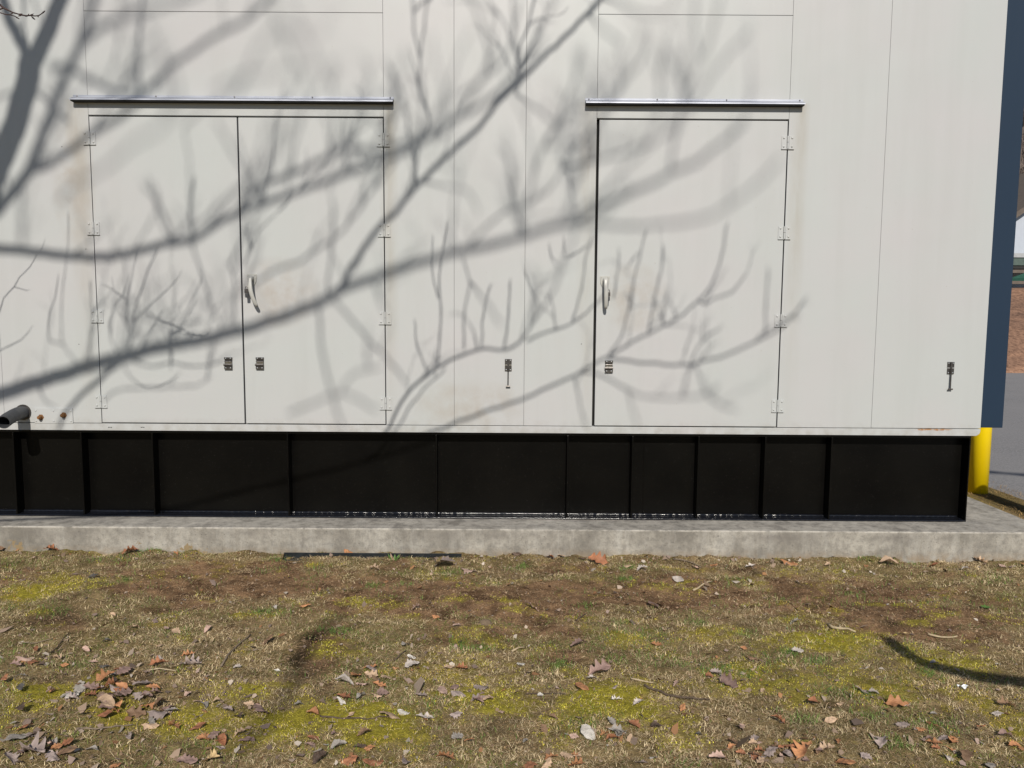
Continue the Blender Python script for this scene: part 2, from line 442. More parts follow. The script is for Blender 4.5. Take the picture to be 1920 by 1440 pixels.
mesh_np('ground', np.stack([GX, GY, GZ], -1).reshape(-1, 3), None, M['soil'], col.reshape(-1, 3), True, q, kind='structure')
# far ground carries on behind and to the sides
MB().box(-S, S, 21.5, S, -.5, -.09).build('terrain', M['hill'], kind='structure')
# asphalt lot to the right, its ragged edge
MB().add([(4.61, -60, -.072), (120, -60, -.075), (120, 22.2, -.06), (4.61, 22.2, -.060), (4.61, -60, -.2), (120, -60, -.2), (120, 22.2, -.2), (4.61, 22.2, -.2)],
         [(0,1,2,3), (0,4,5,1), (3,2,6,7), (0,3,7,4), (1,5,6,2)]).build('parking_lot', M['asphalt'], kind='structure')
# bank at the back of the lot
nb = 60; bx = np.linspace(-30, 120, 151); by = np.linspace(22.0, 30, 33)
BX, BY = np.meshgrid(bx, by)
BZ = -.07 + 2.6*np.clip((BY-22.0)/6.0, 0, 1)**.9 + (fbm(BX*1.3, BY*1.3, 60)-.5)*.35*np.clip((BY-22)/1.0, 0, 1)
idx = np.arange(BX.size).reshape(BX.shape)
q = np.stack([idx[:-1, :-1], idx[:-1, 1:], idx[1:, 1:], idx[1:, :-1]], -1).reshape(-1, 4)
bc = np.array([.09, .06, .05])*(1-fbm(BX*2, BY*3, 61)[..., None]) + np.array([.36, .215, .145])*fbm(BX*2, BY*3, 61)[..., None]
M['bank2'] = tint_mat('bank_leaf_litter', .95, bump=4, detail=9)
mesh_np('bank', np.stack([BX, BY, BZ], -1).reshape(-1, 3), None, M['bank2'], bc.reshape(-1, 3), False, q, kind='structure')
# wooded hill beyond
hx = np.linspace(-60, 160, 80); hy = np.linspace(29.9, 150, 50)
HX, HY = np.meshgrid(hx, hy); HZ = 2.5 + 34*np.clip((HY-50)/90, 0, 1)**1.1 + (fbm(HX*.08, HY*.08, 71)-.5)*2*np.clip((HY-36)/20, 0, 1)
idx = np.arange(HX.size).reshape(HX.shape)
q = np.stack([idx[:-1, :-1], idx[:-1, 1:], idx[1:, 1:], idx[1:, :-1]], -1).reshape(-1, 4)
mesh_np('hillside', np.stack([HX, HY, HZ], -1).reshape(-1, 3), None, M['hill'], None, True, q, kind='structure')

# concrete pad with a slightly worn arris
PZ = .146
pad = MB().box(-9, 3.67, 5.05, 8.3, -.25, PZ)
pad.build('concrete_pad', M['concrete'], bevel=.006, kind='structure')

# ------------------------------------------------------------------ the generator enclosure
WY = 5.30
enc = empty('generator_enclosure', (0, WY, .76), 'beige steel generator enclosure with three doors standing on the black tank', 'enclosure')
TOP = 4.05
LX, RX = -6.6, 3.262
core = MB().box(LX+.04, RX-.04, WY+.045, 7.66, .80, TOP-.04)
core.build('inner_frame', M['dark'], enc)
MB().box(RX-.75, RX-.042, WY+.0402, WY+.0445, .815, TOP-.05).build('seam_backing', M['paint'], enc)
def panel(name, x0, x1, z0, z1, gap=.0008, **kw):
    return MB().box(x0+gap, x1-gap, WY, WY+.04, z0+gap*2, z1-gap*2).build(name, M['paint'], enc, bevel=.0010, **kw)
DZ0, DZ1 = .815, 2.889
for x0, x1 in ((LX, -5.2), (-5.2, -4.35), (-4.35, -3.527), (-3.527, -2.852), (-.872, -.400), (-.400, .083), (.083, .558), (1.846, 2.500)):
    panel('wall_panel', x0, x1, .810, TOP)
MB().box(2.5008, RX, WY, WY+.04, .8116, TOP).build('wall_panel', M['paint'], enc, bevel=.0014)
for x0, x1 in ((-2.852, -.872), (.558, 1.846)):
    panel('header_panel', x0, x1, DZ1+.006, 3.565)
    panel('wall_panel', x0, x1, 3.565, TOP)
# end wall on the right, back and roof
MB().box(RX-.038, RX-.0005, WY+.0415, 7.7, .8116, TOP).build('end_wall', M['paint'], enc)
MB().box(LX, RX-.0005, 7.661, 7.70, .8116, TOP-.001).build('rear_wall', M['paint'], enc)
MB().box(LX-.02, RX+.012, WY-.012, 7.72, TOP+.001, TOP+.05).build('roof', M['paint'], enc, bevel=.004)
# base rail: a folded channel with a rounded end
prof = []
z0r, z1r = .760, .8075
for k in range(7):
    a = -math.pi/2 + k*math.pi/12
    prof.append((RX-.003-.034+.034*math.cos(a), z0r+.034+.034*math.sin(a)))
ring = [(LX, z0r)] + prof + [(RX-.003, z1r), (LX, z1r)]
mb = MB(); n = len(ring)
mb.add([(x, WY-.004, z) for x, z in ring] + [(x, WY+.045, z) for x, z in ring],
       [tuple(range(n))[::-1], tuple(range(n, 2*n))] + [(i, (i+1) % n, n+(i+1) % n, n+i) for i in range(n)])
mb.build('base_rail', M['paint'], enc, bevel=.0012)
# hood on the right end
MB().box(RX+.001, 3.492, 5.42, 6.9, .800, 4.6).build('end_hood', M['slate'], enc, bevel=.003)

# hinges
def hinge_mesh():
    m = MB()
    for s in (-1, 1):
        xa, xb = (s*.0085, s*.042) if s > 0 else (s*.042, s*.0085)
        m.box(xa, xb, -.0048, 0, -.043, .041)
        for zz in (-.028, .028): m.dome((s*.0275, -.0048, zz), .0074, .0062)
    m.tube([(0, -.0055, -.043), (0, -.0055, -.002)], .0072, 10)
    m.tube([(0, -.0055, .0005), (0, -.0055, .041)], .0072, 10)
    m.box(-.043, .043, -.0085, -.0005, -.0465, -.0435)
    return m
hinge0 = None
def add_hinge(par, x, z):
    global hinge0
    if hinge0 is None:
        hinge0 = hinge_mesh().build('hinge', M['paint'], par, origin=(0, 0, 0))
        hinge0.location = Vector((x, WY-.0005, z)) - WO[par.name]
    else:
        copy_obj(hinge0, (x, WY-.0005, z), par)

def lever_handle(par, x, z, tip_dx):
    m = MB()
    # shaped escutcheon: wide on top, tapered below
    pts = [(-.034, .030), (-.030, .038), (.030, .038), (.034, .030), (.030, -.010), (.014, -.042), (-.014, -.042), (-.030, -.010)]
    n = len(pts)
    m.add([(x+a, WY-.008, z+b) for a, b in pts] + [(x+a, WY-.001, z+b) for a, b in pts],
          [tuple(range(n))] + [(i, (i+1) % n, n+(i+1) % n, n+i) for i in range(n)])
    for s in (-1, 1): m.dome((x+s*.022, WY-.008, z+.028), .0055, .004)
    o = m.build('handle_plate', M['handle_paint'], par, bevel=.0008)
    l = MB()
    l.tube([(x, WY-.006, z+.008), (x, WY-.048, z+.008)], .0155, 14)
    P, Rr = [], []
    for k in range(13):
        u = k/12
        P.append((x + tip_dx*u*u + .001, WY - .050 - .030*math.sin(u*math.pi*.85) + .012*u, z + .020 - .205*u))
        Rr.append(.0165 - .0045*u if k < 12 else .008)
    l.tube(P, Rr, 12, sy=.50, up=(1, 0, 0))
    l.build('handle', M['handle_paint'], par, smooth=True)
def catch(par, x, z, dark=False):
    """zinc plated door catch: top and bottom screw bars, sprung rollers between"""
    m = MB()
    m.box(x-.026, x+.026, WY-.004, WY-.001, z-.041, z+.041)
    m.box(x-.027, x+.027, WY-.013, WY-.004, z+.026, z+.041)
    m.box(x-.027, x+.027, WY-.015, WY-.004, z-.042, z-.020)
    m.tube([(x-.029, WY-.017, z-.010), (x+.027, WY-.017, z-.010)], .0085, 10)
    m.tube([(x-.024, WY-.012, z+.012), (x+.024, WY-.012, z+.012)], .0065, 10)
    o = m.build('door_catch', M['chrome_dark'], par)
    for s in (-1, 1):
        MB().dome((x+s*.016, WY-.013, z+.034), .0056, .0035).build('screw', M['chrome_bright'], o)
        MB().dome((x+s*.016, WY-.015, z-.032), .0056, .0035).build('screw', M['chrome_bright'], o)
    MB().box(x-.024, x+.024, WY-.011, WY-.004, z-.001, z+.0055).build('latch_tongue', M['chrome_bright'], o)
    return o
def door(x0, x1, hinge_x, label, gl=.003, gr=.003):
    d = MB().box(x0+gl, x1-gr, WY-.001, WY+.036, DZ0, DZ1-.004).build('door', M['paint'], enc, bevel=.003, label=label)
    for zz in (2.745, 2.147, 1.553, .963): add_hinge(d, hinge_x, zz)
    return d
dl = door(-2.850, -1.852, -2.850, 'left leaf of the double doors, hinged at the left', .002, .006)
dm = door(-1.852, -.874, -.874, 'right leaf of the double doors carrying a lever handle', .004, .004)
dr = door(.562, 1.843, 1.843, 'single wide door with lever handle on its left', .013, .004)
px = on_wall(473, 525); lever_handle(dm, px.x, on_wall(473, 524).z, .045)
px = on_wall(1134, 528); lever_handle(dr, px.x, px.z, .004)
for d, p in ((dl, (429, 681)), (dm, (488, 681)), (dr, (1141.5, 687))):
    w = on_wall(*p); catch(d, w.x, w.z)
# hold-open stays on the fixed panels
def stay(px_, py_):
    w = on_wall(px_, py_); x, z = w.x, w.z
    m = MB()
    m.box(x-.0235, x+.0235, WY-.005, WY-.001, z+.004, z+.042)
    m.box(x-.0235, x+.0235, WY-.005, WY-.001, z-.042, z-.003)
    m.box(x-.006, x+.006, WY-.012, WY-.005, z-.040, z+.040)
    o = m.build('door_stay', M['chrome_dark'], enc)
    MB().tube([(x, WY-.013, z-.02), (x-.001, WY-.015, z-.1405)], .0042, 8).build('stay_rod', M['chrome_dark'], o)
    MB().tube([(x-.015, WY-.015, z-.146), (x+.015, WY-.015, z-.146)], .0055, 8).build('stay_foot', M['chrome_dark'], o)
    for s in (-1, 1):
        MB().dome((x+s*.0145, WY-.005, z+.033), .0055, .0035).build('screw', M['chrome_bright'], o)
        MB().dome((x+s*.0145, WY-.005, z-.033), .0055, .0035).build('screw', M['chrome_bright'], o)
        MB().box(x+s*.015-.008, x+s*.015+.008, WY-.009, WY-.001, z-.0025, z+.0035).build('spring_clip', M['chrome_bright'], o)
stay(953, 684.5); stay(1782, 690)

# drip caps over the doors
def drip(x0, x1, rivets):
    zt, zb, out = 3.024, 2.982, .050
    prof = [(WY-.0005, zt), (WY-.0035, zt), (WY-.004, zt-.012), (WY-out, zb+.008), (WY-out-.001, zb), (WY-out+.002, zb), (WY-out+.0025, zb+.006), (WY-.0005, zt-.016)]
    m = MB().extrude_x(prof, x0, x1)
    o = m.build('drip_cap', M['galv'], enc)
    MB().box(x0+.004, x1-.004, WY-.0455, WY-.0012, 2.9745, 2.9905).build('cap_shade', M['dark'], o)  # black strip added to stand for the shade under the cap
    for rx in rivets:
        MB().dome((rx, WY-.0035, zt-.006), .0052, .005).build('rivet', M['chrome'], o)
drip(-2.947, -.803, [on_wall(p, 183).x for p in (145, 293, 440, 586, 732)])
drip(.478, 1.934, [on_wall(p, 192).x for p in (1104, 1232, 1362, 1499)])

# bolted cover plate with two rusty studs, and small plugs
a, b = on_wall(65, 765), on_wall(138, 794)
pl = MB().box(a.x, b.x, WY-.007, WY-.0006, b.z, a.z).build('cover_plate', M['paint'], enc, bevel=.001)
for fx in (.04, .5, .95):
    for fz in (.16, .84):
        MB().dome((a.x+(b.x-a.x)*fx, WY-.007, b.z+(a.z-b.z)*fz), .007, .005).build('screw', M['paint'], pl)
for p in ((78, 782), (121, 778)):
    w = on_wall(*p)
    s = MB()
    s.tube([(w.x, WY-.004, w.z), (w.x, WY-.010, w.z)], .021, 6)
    s.tube([(w.x, WY-.010, w.z), (w.x, WY-.034, w.z)], .0125, 12)
    s.tube([(w.x, WY-.034, w.z), (w.x, WY-.040, w.z)], .009, 12)
    s.build('rusty_stud', M['rust'], pl)
for p in ((161, 467), (148, 645.5), (116, 275), (1090, 645)):
    w = on_wall(*p)
    MB().dome((w.x, WY, w.z), .0035, .0012).build('plug', M['chrome_dark'], enc)
for p in (207, 268):
    w = on_wall(p, 801)
    for k in range(3):
        MB().box(w.x-.012+k*.009, w.x-.006+k*.009, WY-.0052, WY-.0038, w.z-.0035+.002*(k % 2), w.z+.0025).build('paint_chip', M['dark'], enc)

# vent pipe: out of the wall, mitred, then off to the left and towards us
w = on_wall(44, 773)
vp = MB()
cx, cz, r = w.x, w.z, .044
tip = on_wall(6, 792, 5.05)
path = [Vector((cx, WY+.02, cz)), Vector((cx, WY-.06, cz)), Vector((cx*.6+tip.x*.4, WY-.12, cz-.006)), tip + (Vector((cx, WY-.12, cz))-tip)*.5 - Vector((0, 0, .003)), tip]
nn = 22
vp.tube(path, r, nn, cap=False)
inner = path[::-1][:2]; inner = [path[-1], path[-1] + (path[-2]-path[-1])*.96]
vp2 = MB().tube(path[2:], r-.0045, nn, cap=False)
vp.add(vp2.v, vp2.f)
e = len(path)-1
base2 = len(path)*nn
vp.f += [(e*nn+k, e*nn+(k+1) % nn, base2+2*nn+(k+1) % nn, base2+2*nn+k) for k in range(nn)]
vpo = vp.build('vent_pipe', M['pipe'], enc, smooth=False)
fl = MB().tube([(cx, WY-.0005, cz), (cx, WY-.007, cz)], .055, 20).build('pipe_flange', M['chrome_dark'], vpo)

# padlocks hanging by the handles
def padlock(px_, py_, label):
    w = on_wall(px_, py_)
    e = empty('padlock', (w.x, WY-.05, w.z-.035), label, 'padlock')
    MB().tube([(w.x+.009*math.cos(t_), WY-.045, w.z+.012+.016*math.sin(t_)) for t_ in np.linspace(0, math.pi, 9)], .003, 8).build('shackle', M['chrome'], e)
    MB().box(w.x-.013, w.x+.013, WY-.056, WY-.036, w.z-.018, w.z+.012).build('lock_body', M['chrome_dark'], e, bevel=.002)
    MB().box(w.x-.011, w.x+.011, WY-.054, WY-.038, w.z-.048, w.z-.0185).build('lock_cover', M['pipe'], e, bevel=.004)
padlock(467, 545, 'small grey padlock hanging left of the double doors lever handle')
padlock(1139, 551, 'small grey padlock hanging right of the single door lever handle')

# ------------------------------------------------------------------ the black tank below
tank = empty('fuel_tank_base', (0, WY, PZ), 'long glossy black steel tank base with upright ribs on the concrete pad', 'tank')
TX, TZ0, TZ1 = 3.204, PZ+.0015, .7585
REC = .088
MB().box(LX+.05, TX, WY+.006, 7.60, .742, TZ1).build('top_flange', M['steel_black'], tank, bevel=.0015)
MB().box(LX+.05, TX, WY+.004, 7.60, TZ0, TZ0+.011).build('bottom_flange', M['weld'], tank, bevel=.0015)
fronts = [27, 154, 287, 540, 818, 1064, 1185.5, 1309, 1434, 1558]
rx = [on_wall(p, 895).x for p in fronts]
rx = [-6.1, -5.5, -4.9, -4.3, -3.9] + rx
edges = [LX+.05] + rx + [TX-.009]
for i in range(len(edges)-1):
    MB().box(edges[i]+.0005, edges[i+1]-.0005, WY+REC, WY+REC+.01, TZ0+.0115, .7415).build('side_panel', M['steel_black'], tank)
for x in rx:
    MB().box(x-.005, x+.005, WY+.005, WY+REC-.0005, TZ0+.0115, .7415).build('rib', M['steel_black'], tank, bevel=.0012)
MB().box(TX-.009, TX-.0005, WY+.005, 7.599, TZ0+.0115, .7415).build('end_plate', M['steel_black'], tank, bevel=.0012)
sx = on_wall(1211, 895).x
MB().box(sx-.0025, sx+.0025, WY+REC-.005, WY+REC-.0006, TZ0+.0115, .7415).build('weld_seam', M['steel_black'], tank)
rs = random.Random(4)
P = []; Rr = []
x = LX+.06
while x < TX-.02:
    P.append((x, WY+REC-.004+rs.uniform(-.001, .001), TZ0+.0155+rs.uniform(-.001, .001))); Rr.append(.0095+rs.uniform(-.0016, .0016)); x += .012
MB().tube(P, Rr, 8, up=(0, 1, 0)).build('weld_bead', M['weld'], tank, smooth=True)
P = [(p[0]+.005, WY+.0035, TZ0+.0055+rs.uniform(-.0012, .0012)) for p in P]
MB().tube(P, .0065, 8, up=(0, 1, 0)).build('front_bead', M['weld'], tank, smooth=True)

# ------------------------------------------------------------------ bollards
def bollard(x, y, label):
    e = empty('bollard', (x, y, -.08), label, 'bollard', None)
    r = .088; z = 1.10; pts = [(x, y, -.12), (x, y, z-.05)]; rad = [r, r]
    for k in range(1, 6):
        a = k*math.pi/2/5.2; pts.append((x, y, z-.05+.05*math.sin(a))); rad.append(r*math.cos(a))
    MB().tube(pts, rad, 28).build('post', M['yellow'], e, smooth=True)
    return e
bollard(4.375, 7.10, 'bright yellow steel bollard behind the right end of the tank')
bollard(4.443, 5.55, 'nearer yellow steel bollard just beyond the right edge of the photo')

# ------------------------------------------------------------------ far side of the lot: fence, house, woods
fe = empty('rail_fence', (20, 28.2, 2.4), 'low dark wooden rail fence along the top of the brown bank', 'fence')
for k in range(10):
    x = 14.2 + k*1.6
    MB().box(x, x+.12, 28.2, 28.32, 2.2, 3.3).build('post', M['house_dark'], fe)
for zz in (2.72, 3.12):
    MB().box(14, 29, 28.14, 28.19, zz, zz+.11).build('rail', M['house_roof'], fe)
hs = empty('house', (32, 45, 2.5), 'white house with a grey green porch roof beyond the rail fence', 'house')
HYy = 45.0
m = MB(); hpts = [(26.6, 2.3), (40.6, 2.3), (40.6, 6.0), (33.6, 10.6), (26.6, 5.6)]
n = 5
m.add([(x, HYy, z) for x, z in hpts] + [(x, HYy+9, z) for x, z in hpts], [tuple(range(n))[::-1], tuple(range(n, 2*n))] + [(i, (i+1) % n, n+(i+1) % n, n+i) for i in range(n)])
m.build('wall', M['house'], hs)
for (xa, za, xb, zb) in ((26.0, 5.20, 33.6, 10.62), (33.6, 10.62, 41.2, 5.6)):
    d = Vector((xb-xa, 0, zb-za)).normalized(); nrm = Vector((-d.z, 0, d.x))
    a = Vector((xa, HYy-.5, za)); b_ = Vector((xb, HYy-.5, zb)); o9 = Vector((0, 10, 0)); t_ = nrm*.28
    MB().add([a, b_, b_+o9, a+o9, a+t_, b_+t_, b_+o9+t_, a+o9+t_], [(0,3,2,1),(4,5,6,7),(0,1,5,4),(1,2,6,5),(2,3,7,6),(3,0,4,7)]).build('roof', M['house_roof'], hs)
pr = MB().box(25.8, 38, HYy-2.6, HYy-.01, 4.30, 4.75).build('porch_roof', M['house_trim'], hs)
MB().box(25.8, 38, HYy-2.66, HYy-2.61, 4.72, 4.95).build('gutter', M['gutter'], pr)
MB().box(25.8, 38, HYy-2.66, HYy-2.61, 4.12, 4.25).build('fascia', M['house_dark'], pr)
for xx in (25.9, 28.4, 32.5, 37): MB().box(xx, xx+.16, HYy-2.5, HYy-2.34, 2.4, 4.29).build('porch_post', M['house_dark'], hs)
for (x0, z0, ww, hh) in ((28.0, 6.35, .8, 1.1), (31.6, 6.6, 1.0, 1.3), (35, 6.6, 1.0, 1.3)):
    f = MB().box(x0-.06, x0+ww+.06, HYy-.06, HYy-.01, z0-.06, z0+hh+.06).build('window', M['gutter'], hs)
    MB().box(x0, x0+ww, HYy-.065, HYy-.0605, z0, z0+hh).build('pane', M['house_dark'], f)
um = empty('patio_umbrella', (27.9, 41.6, 2.5), 'green patio umbrella in front of the white house porch', 'umbrella')
MB().tube([(27.9, 41.6, 2.4), (27.9, 41.6, 4.0)], .03, 8).build('pole', M['house_dark'], um)
MB().tube([(27.9, 41.6, 3.35), (27.9, 41.6, 3.55), (27.9, 41.6, 4.0)], [1.3, 1.2, .05], 8).build('canopy', M['awning'], um)
rng = np.random.RandomState(7)
def woods():
    V, Q, C = [], [], []
    def stick(a, b, r0, r1, c):
        a = np.array(a); b = np.array(b); d = b-a; d = d/np.linalg.norm(d)
        u = np.cross(d, [0.3, 1, 0.1]); u /= np.linalg.norm(u); w_ = np.cross(d, u)
        k = len(V)
        for p, r_ in ((a, r0), (b, r1)):
            for q_ in range(3):
                an = 2*math.pi*q_/3; V.append(p + (u*math.cos(an) + w_*math.sin(an))*r_); C.append(c)
        for q_ in range(3): Q.append((k+q_, k+(q_+1) % 3, k+3+(q_+1) % 3, k+3+q_))
    for i in range(420):
        x = rng.uniform(30, 95); y = rng.uniform(58, 115)
        if abs(x/y - .67) > .2: continue
        z = 2.5 + 34*max(0, (y-50)/90)**1.1
        h = rng.uniform(9, 16); c = np.array([.13, .105, .095])*rng.uniform(.5, 1.9)
        top = (x+rng.uniform(-1, 1), y, z+h)
        stick((x, y, z-.5), top, rng.uniform(.12, .3), .03, c)
        for k in range(26):
            f = rng.uniform(.3, .98); p = np.array([x, y, z])+f*(np.array(top)-np.array([x, y, z])); L = rng.uniform(1, 3.6)*(1.2-f)
            an = rng.uniform(0, 6.28)
            q0 = p + np.array([math.cos(an)*L, math.sin(an)*L, L*rng.uniform(.4, 1.2)])
            stick(p, q0, .06, .012, c)
            for kk in range(3):
                q1 = p+(q0-p)*rng.uniform(.3, .9); stick(q1, q1+rng.uniform(-1, 1, 3)*.8+np.array([0, 0, .6]), .035, .008, c*1.2)
    return np.array(V), np.array(Q), np.array(C)
V, Q, C = woods()
mesh_np('woodland', V, None, M['far'], C, False, Q, kind='stuff', label='bare brown winter woods on the hill behind the white house', cat='woods')

# ------------------------------------------------------------------ the bare tree behind the camera; only one twig of it hangs into view
SV = Vector((math.cos(SUN_EL)*math.sin(SUN_AZ), -math.cos(SUN_EL)*math.cos(SUN_AZ), math.sin(SUN_EL)))
